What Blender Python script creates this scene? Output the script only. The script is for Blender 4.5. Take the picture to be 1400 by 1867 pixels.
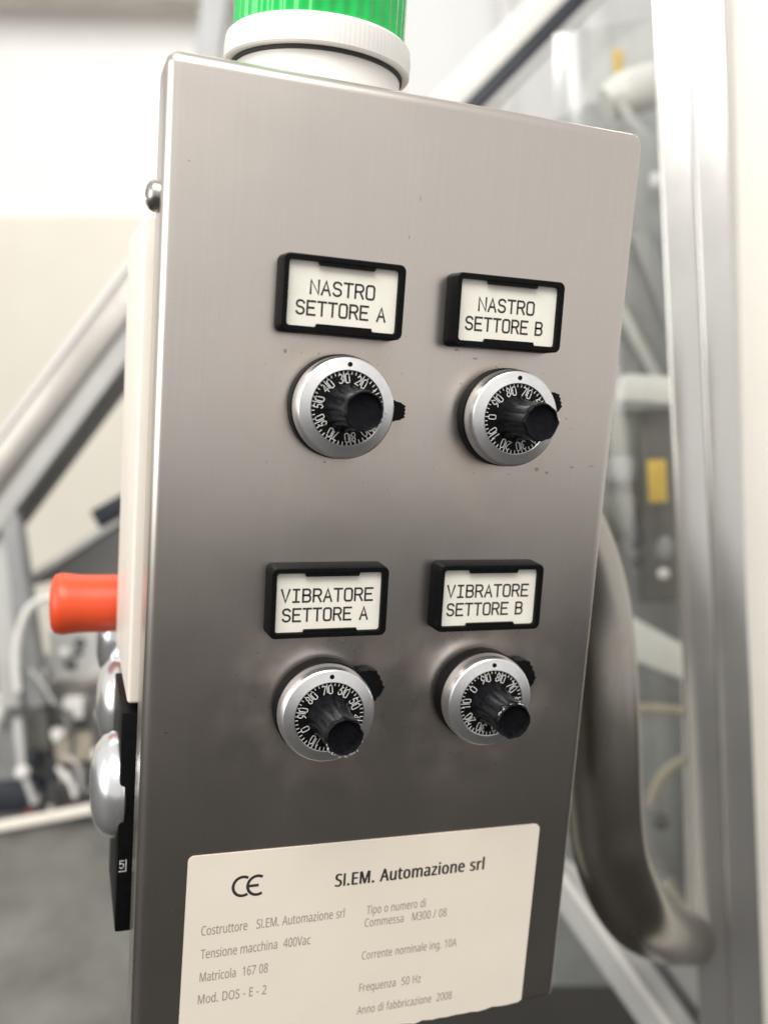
import bpy, bmesh, math, random
from mathutils import Vector, Matrix
random.seed(4)
PI = math.pi
sc = bpy.context.scene
for o in list(bpy.data.objects): bpy.data.objects.remove(o)
HZ = 1300.0                                   # height of the box top above the floor, mm
def W(p): return Vector((p[0] / 1000, p[1] / 1000, (p[2] + HZ) / 1000))   # mm, box top = 0  ->  metres, floor = 0

# ------------------------------------------------------------------ camera
cam = bpy.data.cameras.new('camera'); cam_o = bpy.data.objects.new('camera', cam); sc.collection.objects.link(cam_o)
cam_o.location = W((-33.290, -360.155, -110.694))
cam_o.rotation_mode = 'XYZ'; cam_o.rotation_euler = (1.43088, -0.07161, -0.33217)
cam.sensor_fit = 'VERTICAL'; cam.sensor_height = 24; cam.sensor_width = 18; cam.lens = 24 * 1681.55 / 1867
cam.clip_start = 0.01; cam.clip_end = 100
cam.dof.use_dof = True; cam.dof.focus_distance = 0.378; cam.dof.aperture_fstop = 3.5
sc.camera = cam_o
# ------------------------------------------------------------------ light
world = bpy.data.worlds.new('World'); sc.world = world; world.use_nodes = True
bg = world.node_tree.nodes['Background']; bg.inputs[0].default_value = (1.0, 0.975, 0.95, 1); bg.inputs[1].default_value = 0.78
def area(name, loc, target, sx, sy, power, col=(1, .97, .93)):
    l = bpy.data.lights.new(name, 'AREA'); l.shape = 'RECTANGLE'; l.size = sx; l.size_y = sy; l.energy = power; l.color = col
    o = bpy.data.objects.new(name, l); sc.collection.objects.link(o); o.location = W(loc)
    o.rotation_euler = (W(target) - W(loc)).to_track_quat('-Z', 'Y').to_euler(); return o
area('overhead_lamp', (-500, -900, 1500), (150, 0, -250), 1.6, 0.9, 46)
area('side_fill_lamp', (-2600, -300, 300), (0, 60, -200), 2.0, 1.6, 34)  # unseen area lamp added to brighten the left side of the box
area('overhead_lamp', (0, 1500, 1500), (100, 2500, -100), 1.8, 0.7, 20, (1, .98, .96))  # extra unseen lamp added to brighten the back wall
sc.view_settings.view_transform = 'Standard'; sc.view_settings.look = 'None'; sc.view_settings.exposure = 0.0; sc.view_settings.gamma = 1
sc.view_settings.use_curve_mapping = False
sc.cycles.use_denoising = True; sc.cycles.max_bounces = 8; sc.cycles.sample_clamp_indirect = 6

# ------------------------------------------------------------------ materials
def new_mat(name):
    m = bpy.data.materials.new(name); m.use_nodes = True; nt = m.node_tree
    return m, nt, nt.nodes['Principled BSDF']
def noise(nt, scale, detail=4, stretch=None, rough=.55):
    tc = nt.nodes.new('ShaderNodeTexCoord'); mp = nt.nodes.new('ShaderNodeMapping'); n = nt.nodes.new('ShaderNodeTexNoise')
    if stretch: mp.inputs['Scale'].default_value = stretch
    nt.links.new(tc.outputs['Object'], mp.inputs[0]); nt.links.new(mp.outputs[0], n.inputs['Vector'])
    n.inputs['Scale'].default_value = scale; n.inputs['Detail'].default_value = detail; n.inputs['Roughness'].default_value = rough
    return n
def ramp(nt, src, stops):
    r = nt.nodes.new('ShaderNodeValToRGB'); e = r.color_ramp.elements
    e[0].position, e[0].color = stops[0][0], (*stops[0][1], 1); e[1].position, e[1].color = stops[-1][0], (*stops[-1][1], 1)
    for pz, c in stops[1:-1]:
        k = e.new(pz); k.color = (*c, 1)
    nt.links.new(src, r.inputs[0]); return r
def bump(nt, src, b, strength, dist=.001):
    bn = nt.nodes.new('ShaderNodeBump'); bn.inputs['Strength'].default_value = strength; bn.inputs['Distance'].default_value = dist
    nt.links.new(src, bn.inputs['Height']); nt.links.new(bn.outputs[0], b.inputs['Normal']); return bn
def plain(name, col, rough=.5, metal=0, var=.12, scale=60, bmp=.06, coat=0, spec=.5, dist=.0006):
    m, nt, b = new_mat(name)
    n = noise(nt, scale)
    lo = tuple(c * (1 - var) for c in col); hi = tuple(min(1, c * (1 + var)) for c in col)
    r = ramp(nt, n.outputs[0], [(.3, lo), (.7, hi)])
    nt.links.new(r.outputs[0], b.inputs['Base Color'])
    b.inputs['Roughness'].default_value = rough; b.inputs['Metallic'].default_value = metal
    b.inputs['Coat Weight'].default_value = coat; b.inputs['Specular IOR Level'].default_value = spec
    if bmp: bump(nt, noise(nt, scale * 5).outputs[0], b, bmp, dist)
    return m
def math_node(nt, op, a, c):
    k = nt.nodes.new('ShaderNodeMath'); k.operation = op; k.use_clamp = op in ('ADD', 'SUBTRACT') and False
    for i, s in enumerate((a, c)):
        if isinstance(s, (int, float)): k.inputs[i].default_value = s
        else: nt.links.new(s, k.inputs[i])
    return k.outputs[0]
def mixc(nt, fac, a, c):
    k = nt.nodes.new('ShaderNodeMix'); k.data_type = 'RGBA'
    nt.links.new(fac, k.inputs[0])
    for s, i in ((a, 6), (c, 7)):
        if isinstance(s, tuple): k.inputs[i].default_value = (*s, 1)
        else: nt.links.new(s, k.inputs[i])
    return k.outputs[2]
def brushed(name, base, rough, dial_spots=(), streak=.02, warp=.45):
    m, nt, b = new_mat(name)
    st = noise(nt, 1, 3, (900, 900, 12)); fine = noise(nt, 1, 2, (2600, 2600, 40))
    r = ramp(nt, st.outputs[0], [(.3, tuple(c * (1 - streak) for c in base)), (.7, tuple(min(1, c * (1 + streak * .6)) for c in base))])
    col = r.outputs[0]
    cl = noise(nt, 9, 5)
    rg = nt.nodes.new('ShaderNodeMapRange'); rg.inputs['From Min'].default_value = .25; rg.inputs['From Max'].default_value = .75
    rg.inputs['To Min'].default_value = rough - .05; rg.inputs['To Max'].default_value = rough + .07
    nt.links.new(cl.outputs[0], rg.inputs['Value'])
    rough_out = rg.outputs[0]
    if dial_spots:                              # grime left by fingers: blotches near each dial, and sparse specks
        tc = nt.nodes.new('ShaderNodeTexCoord'); acc = None
        for (sx, sz) in dial_spots:
            d = nt.nodes.new('ShaderNodeVectorMath'); d.operation = 'DISTANCE'; nt.links.new(tc.outputs['Object'], d.inputs[0])
            d.inputs[1].default_value = (sx / 1000, 0, sz / 1000)
            q = nt.nodes.new('ShaderNodeMapRange'); q.inputs['From Min'].default_value = .022; q.inputs['From Max'].default_value = .055
            q.inputs['To Min'].default_value = 1; q.inputs['To Max'].default_value = 0; nt.links.new(d.outputs['Value'], q.inputs['Value'])
            acc = q.outputs[0] if acc is None else math_node(nt, 'MAXIMUM', acc, q.outputs[0])
        sm = noise(nt, 48, 3, None, .5)
        smr = ramp(nt, sm.outputs[0], [(.42, (0, 0, 0)), (.68, (1, 1, 1))])
        f1 = math_node(nt, 'MULTIPLY', math_node(nt, 'MULTIPLY', acc, smr.outputs[0]), .55)
        col = mixc(nt, f1, col, (.80, .67, .57))
        rough_out = math_node(nt, 'ADD', rough_out, math_node(nt, 'MULTIPLY', f1, .22))
        sp = noise(nt, 420, 2); spr = ramp(nt, sp.outputs[0], [(.70, (0, 0, 0)), (.74, (1, 1, 1))])
        f2 = math_node(nt, 'MULTIPLY', math_node(nt, 'MULTIPLY', acc, spr.outputs[0]), .75)
        col = mixc(nt, f2, col, (.16, .10, .07))
        sp2 = noise(nt, 160, 2); spr2 = ramp(nt, sp2.outputs[0], [(.775, (0, 0, 0)), (.80, (1, 1, 1))])
        col = mixc(nt, math_node(nt, 'MULTIPLY', spr2.outputs[0], .6), col, (.2, .16, .13))
        wob = noise(nt, 900, 3); macc = None
        for (mx, mz, mw, mh) in MARKS:
            mp = nt.nodes.new('ShaderNodeVectorMath'); mp.operation = 'SUBTRACT'; nt.links.new(tc.outputs['Object'], mp.inputs[0]); mp.inputs[1].default_value = (mx / 1000, 0, mz / 1000)
            mq = nt.nodes.new('ShaderNodeVectorMath'); mq.operation = 'MULTIPLY'; nt.links.new(mp.outputs[0], mq.inputs[0]); mq.inputs[1].default_value = (1000 / mw, 300, 1000 / mh)
            ml = nt.nodes.new('ShaderNodeVectorMath'); ml.operation = 'LENGTH'; nt.links.new(mq.outputs[0], ml.inputs[0])
            macc = ml.outputs['Value'] if macc is None else math_node(nt, 'MINIMUM', macc, ml.outputs['Value'])
        mm = nt.nodes.new('ShaderNodeMapRange'); mm.inputs['From Min'].default_value = .9; mm.inputs['From Max'].default_value = 1.5; mm.inputs['To Min'].default_value = .62; mm.inputs['To Max'].default_value = 0
        nt.links.new(math_node(nt, 'ADD', macc, math_node(nt, 'MULTIPLY', wob.outputs[0], 1.1)), mm.inputs['Value'])
        col = mixc(nt, mm.outputs[0], col, (.20, .12, .085))
    nt.links.new(col, b.inputs['Base Color']); nt.links.new(rough_out, b.inputs['Roughness'])
    b.inputs['Metallic'].default_value = 1
    b1 = nt.nodes.new('ShaderNodeBump'); b1.inputs['Strength'].default_value = warp; b1.inputs['Distance'].default_value = .004
    nt.links.new(noise(nt, 7, 1).outputs[0], b1.inputs['Height'])
    b2 = nt.nodes.new('ShaderNodeBump'); b2.inputs['Strength'].default_value = .025; b2.inputs['Distance'].default_value = .0004
    nt.links.new(fine.outputs[0], b2.inputs['Height']); nt.links.new(b1.outputs[0], b2.inputs['Normal']); nt.links.new(b2.outputs[0], b.inputs['Normal'])
    return m
DIALS = [(71.87, -121.77), (145.36, -121.89), (72.95, -247.55), (145.72, -245.21)]
MARKS = [(30.7, 304.8, 1.6, 0.6), (21.9, 307.8, 1.3, 0.7), (64.7, 259.1, 1.5, 1.3), (69.8, 257.8, 1.0, 0.9), (82.2, 260.7, 1.6, 0.5), (92.3, 261.6, 2.2, 0.35), (-90.8, 147.0, 1.0, 0.45), (-90.8, 367.7, 0.5, 0.5), (0.8, 366.1, 0.35, 1.4), (-2.7, 350.5, 0.3, 1.2), (-32.0, 258.6, 0.7, 0.7), (-50.9, 301.6, 0.8, 1.4), (58.5, 310.2, 2.6, 1.0), (40.9, 302.3, 0.7, 0.5), (-55.3, 179.2, 0.6, 0.4), (-88.1, 59.9, 0.5, 0.5), (25.1, 293.9, 0.6, 0.6)]   # small scuffs and dirt specks on the cover: x, z, half width, half height
M = {}
M['steel'] = brushed('brushed_stainless', (.66, .612, .565), .28, [(x - 100, z + 403) for x, z in DIALS])
M['steel_plain'] = brushed('stainless_tube', (.47, .44, .395), .24, (), .08, .1)
M['column'] = brushed('stainless_column', (.70, .69, .665), .2, (), .03, .05)
M['column'].node_tree.nodes['Principled BSDF'].inputs['Metallic'].default_value = .85
M['alu'] = plain('machined_aluminium', (.92, .92, .92), .36, 1, .05, 400, .05)
M['black'] = plain('black_plastic', (.006, .006, .0065), .42, 0, .3, 300, .12, 0, .09)
M['knob'] = plain('black_knob_plastic', (.007, .007, .009), .24, 0, .4, 500, .12, 0, .11)
M['disc'] = plain('black_scale', (.005, .005, .005), .45, 0, .2, 300, .03, 0, .15)
M['ink_white'] = plain('white_scale_print', (.80, .80, .78), .6, 0, .05, 300, 0)
M['chip'] = plain('worn_plastic_edge', (.55, .55, .55), .5, 0, .5, 900, .2)
M['insert'] = plain('white_engraving_laminate', (.91, .885, .785), .42, 0, .03, 200, .02)
M['ink'] = plain('black_engraving', (.030, .030, .026), .6, 0, .3, 600, 0)
M['ink_soft'] = plain('grey_print', (.34, .31, .25), .6, 0, .25, 900, 0)
M['sticker'] = plain('cream_sticker', (.88, .80, .685), .42, 0, .02, 30, .03)
M['white_pl'] = plain('white_plastic', (.82, .81, .77), .42, 0, .03, 60, .03)
M['green'] = plain('green_lens', (.0, .50, .085), .12, 0, .15, 60, 0, .5)
M['gap_shade'] = plain('gap_shadow', (.03, .03, .03), .7)  # dark colour for the modelled shade in the beacon gap
M['cream_door'] = plain('cream_painted_door', (.90, .84, .75), .40, 0, .03, 40, .03)
M['red'] = plain('red_plastic', (.78, .085, .025), .38, 0, .08, 40, .03)
M['silver'] = plain('silver_knob', (.80, .82, .83), .24, .85, .04, 80, .02)
M['screw'] = plain('steel_screw', (.45, .43, .40), .32, 1, .1, 200, .1)
M['floor'] = plain('dark_floor', (.020, .018, .016), .65, 0, .35, 3, .1)
M['wall_hi'] = plain('white_wall', (.84, .83, .81), .7, 0, .03, 3, .05)
M['wall_lo'] = plain('cream_wall', (.78, .74, .64), .7, 0, .04, 2.5, .05)
M['grey_lt'] = plain('light_grey_paint', (.55, .55, .53), .45, 0, .1, 12, .05)
M['grey'] = plain('grey_paint', (.30, .305, .305), .45, 0, .15, 12, .05)
M['grey_dk'] = plain('dark_grey_paint', (.11, .107, .102), .5, 0, .2, 12, .05)
M['navy'] = plain('navy_rubber', (.02, .024, .035), .5, 0, .2, 20, .05)
M['steel_bg'] = plain('satin_steel', (.44, .42, .39), .38, .9, .1, 10, .03)
M['tray'] = plain('galvanised_tray', (.19, .19, .17), .5, .35, .35, 9, .08)
M['yellow'] = plain('yellow_sticker', (.75, .50, .06), .5, 0, .1, 60, 0)
M['tan'] = plain('tan_hose', (.42, .37, .29), .5, 0, .1, 30, 0)
M['ceil'] = plain('beige_beam', (.62, .58, .52), .6, 0, .1, 6, .05)
M['panel_wall'] = plain('pale_grey_wall_panel', (.66, .66, .65), .6, 0, .03, 4, .04)
def pane_material():
    m = bpy.data.materials.new('clear_guard'); m.use_nodes = True; nt = m.node_tree; out = nt.nodes['Material Output']; nt.nodes.remove(nt.nodes['Principled BSDF'])
    t_ = nt.nodes.new('ShaderNodeBsdfTransparent'); t_.inputs[0].default_value = (.95, .96, .955, 1); g = nt.nodes.new('ShaderNodeBsdfGlossy'); g.inputs['Roughness'].default_value = .08
    mx = nt.nodes.new('ShaderNodeMixShader'); n = noise(nt, 5); r = ramp(nt, n.outputs[0], [(.3, (.07, .07, .07)), (.7, (.13, .13, .13))])
    nt.links.new(r.outputs[0], mx.inputs[0]); nt.links.new(t_.outputs[0], mx.inputs[1]); nt.links.new(g.outputs[0], mx.inputs[2]); nt.links.new(mx.outputs[0], out.inputs[0]); return m
M['pane'] = pane_material()
M['maroon'] = plain('maroon_plastic', (.16, .035, .025), .5)
M['cabinet'] = plain('cream_cabinet', (.86, .83, .75), .45, 0, .03, 10, .03)

# ------------------------------------------------------------------ object helpers
WLOC = {}
def link(name, data, parent=None, loc=(0, 0, 0)):          # loc: mm, box frame
    o = bpy.data.objects.new(name, data); sc.collection.objects.link(o)
    w = W(loc); WLOC[o.name] = w
    if parent is not None: o.parent = parent; o.location = w - WLOC[parent.name]
    else: o.location = w
    return o
def thing(name, label, cat, loc, group=None):
    return tag(link(name, None, None, loc), label, cat, group)
def tag(o, label, cat=None, group=None, kind=None):
    o['label'] = label
    if cat: o['category'] = cat
    if group: o['group'] = group
    if kind: o['kind'] = kind
    return o
def struct(o): o['kind'] = 'structure'; return o
def mesh_from(name, verts, faces, mat, smooth=40):          # verts in mm, local
    me = bpy.data.meshes.new(name)
    me.from_pydata([(v[0] / 1000, v[1] / 1000, v[2] / 1000) for v in verts], [], faces)
    me.materials.append(M[mat])
    bm = bmesh.new(); bm.from_mesh(me); bmesh.ops.recalc_face_normals(bm, faces=bm.faces); bm.to_mesh(me); bm.free()
    if smooth: finish(me, smooth)
    return me
def finish(me, ang=40):
    for p_ in me.polygons: p_.use_smooth = True
    me.set_sharp_from_angle(angle=math.radians(ang))
def bm_mesh(name, bm, mat, ang=40):
    bmesh.ops.recalc_face_normals(bm, faces=bm.faces)
    me = bpy.data.meshes.new(name); bm.to_mesh(me); bm.free(); me.materials.append(M[mat]); finish(me, ang); return me
def box_bm(x0, x1, y0, y1, z0, z1, bev=0, seg=2, bm=None):
    bm2 = bmesh.new(); bmesh.ops.create_cube(bm2, size=1)
    for v in bm2.verts:
        v.co = Vector(((x0 + x1) / 2 + v.co.x * (x1 - x0), (y0 + y1) / 2 + v.co.y * (y1 - y0), (z0 + z1) / 2 + v.co.z * (z1 - z0))) / 1000
    if bev: bmesh.ops.bevel(bm2, geom=list(bm2.edges), offset=bev / 1000, segments=seg, profile=.5, affect='EDGES')
    return bm2
def lathe(name, prof, mat, axis='Y', seg=64, ang=35, rib=None):
    # prof: (radius, along) in mm; axis -Y (towards the viewer is negative), X (left is negative) or Z
    vs, fs = [], []
    for i, (r, a) in enumerate(prof):
        for k in range(seg):
            t = 2 * PI * k / seg
            rr = r * (1 + (rib(t, i) if rib else 0))
            c, s = rr * math.cos(t), rr * math.sin(t)
            vs.append({'Y': (c, a, s), 'X': (a, c, s), 'Z': (c, s, a)}[axis])
    n = len(prof)
    for i in range(n - 1):
        for k in range(seg):
            k2 = (k + 1) % seg
            fs.append((i * seg + k, i * seg + k2, (i + 1) * seg + k2, (i + 1) * seg + k))
    fs.append(tuple(range(seg))); fs.append(tuple((n - 1) * seg + k for k in range(seg)))
    return mesh_from(name, vs, fs, mat, ang)
def rrect(x0, x1, z0, z1, r, n=5):
    pts = []
    for cx, cz, a0 in ((x1 - r, z1 - r, 0), (x0 + r, z1 - r, 90), (x0 + r, z0 + r, 180), (x1 - r, z0 + r, 270)):
        for k in range(n + 1):
            a = math.radians(a0 + 90 * k / n); pts.append((cx + r * math.cos(a), cz + r * math.sin(a)))
    return pts
def plate(name, pts, y0, y1, mat, bev=0):                    # prism of an outline in the x-z plane
    bm = bmesh.new(); a = [bm.verts.new((x / 1000, y0 / 1000, z / 1000)) for x, z in pts]
    f = bm.faces.new(a); g = bmesh.ops.extrude_face_region(bm, geom=[f])
    for v in g['geom']:
        if isinstance(v, bmesh.types.BMVert): v.co.y = y1 / 1000
    return bm_mesh(name, bm, mat, 40)
def tube(name, path, rad, mat, seg=16, res=6, caps=True):    # smooth tube along points (mm), Catmull-Rom
    P = [Vector(q) for q in path]; pts = []
    for i in range(len(P) - 1):
        a, b, c, d = P[max(i - 1, 0)], P[i], P[i + 1], P[min(i + 2, len(P) - 1)]
        for k in range(res):
            t = k / res
            pts.append(.5 * ((2 * b) + (-a + c) * t + (2 * a - 5 * b + 4 * c - d) * t * t + (-a + 3 * b - 3 * c + d) * t ** 3))
    pts.append(P[-1])
    vs, fs = [], []; up = Vector((.31, .2, .93)); n0 = None
    for i, q in enumerate(pts):
        tg = (pts[min(i + 1, len(pts) - 1)] - pts[max(i - 1, 0)]).normalized()
        n0 = (up if n0 is None else n0); n0 = (n0 - tg * n0.dot(tg)).normalized(); b = tg.cross(n0)
        r = rad(i / (len(pts) - 1)) if callable(rad) else rad
        for k in range(seg):
            t = 2 * PI * k / seg; vs.append(q + (n0 * math.cos(t) + b * math.sin(t)) * r)
    for i in range(len(pts) - 1):
        for k in range(seg):
            k2 = (k + 1) % seg; fs.append((i * seg + k, i * seg + k2, (i + 1) * seg + k2, (i + 1) * seg + k))
    if caps: fs += [tuple(range(seg)), tuple((len(pts) - 1) * seg + k for k in range(seg))]
    return mesh_from(name, vs, fs, mat, 50)
VIEW = Vector((0.3323, 0.9328, -0.1391)); UP = Vector((-0.0215, 0.1549, 0.9877)); RIGHT = Vector((0.9429, -0.3253, 0.0716))     # axes of the hall the machines stand in (wall faces along -VIEW)
def beam(name, p0, p1, w, d, mat, bev=2, back=None):         # rectangular bar from p0 to p1, w across, d deep into the hall
    p0, p1 = Vector(p0), Vector(p1); L = (p1 - p0).length; ax = (p1 - p0).normalized()
    dp = (VIEW - ax * VIEW.dot(ax)).normalized(); cr = ax.cross(dp)
    bm = box_bm(-w / 2, w / 2, 0, d, 0, L, bev, 2); mid = p0
    for v in bm.verts:
        c = v.co.copy(); v.co = (cr * c.x + dp * c.y + ax * c.z)
    return bm_mesh(name, bm, mat, 40), p0
def slab(name, pts, depth, mat, bev=0):                      # outline of 3-D points pushed back along the hall by depth
    o = Vector(pts[0]); bm = bmesh.new(); a = [bm.verts.new((Vector(q) - o) / 1000) for q in pts]
    f = bm.faces.new(a); g = bmesh.ops.extrude_face_region(bm, geom=[f])
    for v in g['geom']:
        if isinstance(v, bmesh.types.BMVert): v.co += VIEW * depth / 1000
    if bev: bmesh.ops.bevel(bm, geom=list(bm.edges), offset=bev / 1000, segments=2, profile=.5, affect='EDGES')
    return bm_mesh(name, bm, mat, 40), pts[0]
def put(pair, parent=None, name=None): return link(name or pair[0].name.split('.')[0], pair[0], parent, pair[1])
def tubeat(name, path, rad, mat, parent=None, **k):
    o = Vector(path[0]); return link(name, tube(name, [Vector(q) - o for q in path], rad, mat, **k), parent, path[0])
def ball(name, c, r, mat, parent=None, sq=1.0):
    prof = [(max(.02, r * math.sin(PI * k / 12)), -r * sq * math.cos(PI * k / 12)) for k in range(13)]
    return link(name, lathe(name, prof, mat, 'Z', 20, 60), parent, c)

# ------------------------------------------------------------------ stroke lettering
def arc(cx, cy, rx, ry, a0, a1, n=8): return [(cx + rx * math.cos(math.radians(a0 + (a1 - a0) * k / n)), cy + ry * math.sin(math.radians(a0 + (a1 - a0) * k / n))) for k in range(n + 1)]
OV = arc(.72, .78, .28, .22, 0, 90, 5) + arc(.28, .78, .28, .22, 90, 180, 5) + arc(.28, .22, .28, .22, 180, 270, 5) + arc(.72, .22, .28, .22, 270, 360, 5)
G = {
 'N': [[(0, 0), (0, 1), (1, 0), (1, 1)]], 'A': [[(-.02, 0), (.5, 1), (1.02, 0)], [(.18, .34), (.82, .34)]],
 'S': [arc(.5, .76, .5, .24, 20, 90, 5) + arc(.45, .76, .42, .24, 90, 270, 8) + arc(.52, .26, .48, .26, 90, -90, 8) + arc(.5, .26, .5, .26, -90, -160, 5)],
 'T': [[(-.03, 1), (1.03, 1)], [(.5, 1), (.5, 0)]], 'R': [[(0, 0), (0, 1)] + arc(.62, .74, .38, .26, 90, -90, 8) + [(0, .48)], [(.58, .48), (1, 0)]],
 'O': [OV + [OV[0]]], 'E': [[(1, 1), (0, 1), (0, 0), (1, 0)], [(0, .52), (.82, .52)]],
 'B': [[(0, .53)] + arc(.62, .765, .34, .235, -90, 90, 8) + [(0, 1), (0, 0)] + arc(.62, .265, .38, .265, -90, 90, 8) + [(0, .53)]],
 'V': [[(-.02, 1), (.5, 0), (1.02, 1)]], 'I': [[(.5, 1), (.5, 0)], [(.12, 1), (.88, 1)], [(.12, 0), (.88, 0)]],
 '0': [OV + [OV[0]]], '1': [[(.2, .78), (.55, 1), (.55, 0)]],
 '2': [arc(.5, .74, .48, .26, 170, 0, 8) + [(.9, .55), (0, 0), (1, 0)]],
 '3': [arc(.48, .76, .46, .24, 150, -90, 8) + arc(.48, .26, .5, .26, 90, -150, 8)],
 '4': [[(.72, 0), (.72, 1), (0, .3), (1, .3)]], '5': [[(.92, 1), (.12, 1), (.06, .56)] + arc(.48, .32, .48, .32, 120, -150, 9)],
 '6': [[(.75, 1), (.3, .8), (.04, .42)] + arc(.5, .3, .48, .3, 180, 540, 14)], '7': [[(0, 1), (1, 1), (.35, 0)]],
 '8': [arc(.5, .76, .4, .24, -90, 270, 12) + arc(.5, .26, .48, .26, 90, -270, 12)], '9': [[(.25, 0), (.7, .2), (.96, .58)] + arc(.5, .7, .48, .3, 0, 360, 14)],
}
def ribbon(vs, fs, pts, w, y, closed=False):
    pts = [Vector(q) for q in pts]; n = len(pts); b0 = len(vs)
    for i, q in enumerate(pts):
        d1 = (q - pts[i - 1]) if i > 0 else None; d2 = (pts[i + 1] - q) if i < n - 1 else None
        if d1 is not None and d1.length < 1e-6: d1 = d2
        if d2 is not None and d2.length < 1e-6: d2 = d1
        if d1 is None: d1 = d2
        if d2 is None: d2 = d1
        d1, d2 = d1.normalized(), d2.normalized(); n1 = Vector((-d1.y, d1.x)); n2 = Vector((-d2.y, d2.x)); m = (n1 + n2)
        m = m.normalized() if m.length > 1e-4 else n1
        k = min(1.6, 1 / max(.3, m.dot(n1))); e = Vector((0, 0))
        if i == 0: e = -d1 * w * .45
        if i == n - 1: e = d1 * w * .45
        for s in (1, -1):
            c = q + m * (s * w / 2 * k) + e; vs.append((c.x, y, c.y))
    for i in range(n - 1): fs.append((b0 + 2 * i, b0 + 2 * i + 1, b0 + 2 * i + 3, b0 + 2 * i + 2))
def strokes_of(text, x0, x1, zt, h, narrow=.5):
    cells = [narrow if c == ' ' else 1.0 for c in text]; gap = .42; tot = sum(cells) + gap * (len(text) - 1); cw = (x1 - x0) / tot
    out = []; x = x0
    for c, cl in zip(text, cells):
        for s in G.get(c, []): out.append([(x + q[0] * cw, zt - h + q[1] * h) for q in s])
        x += (cl + gap) * cw
    return out
def stroke_mesh(name, strokes, w, mat, y=-.05):
    vs, fs = [], []
    for i, s in enumerate(strokes): ribbon(vs, fs, s, w, y - .012 * (i % 3))
    return mesh_from(name, vs, fs, mat, 0)
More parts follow.
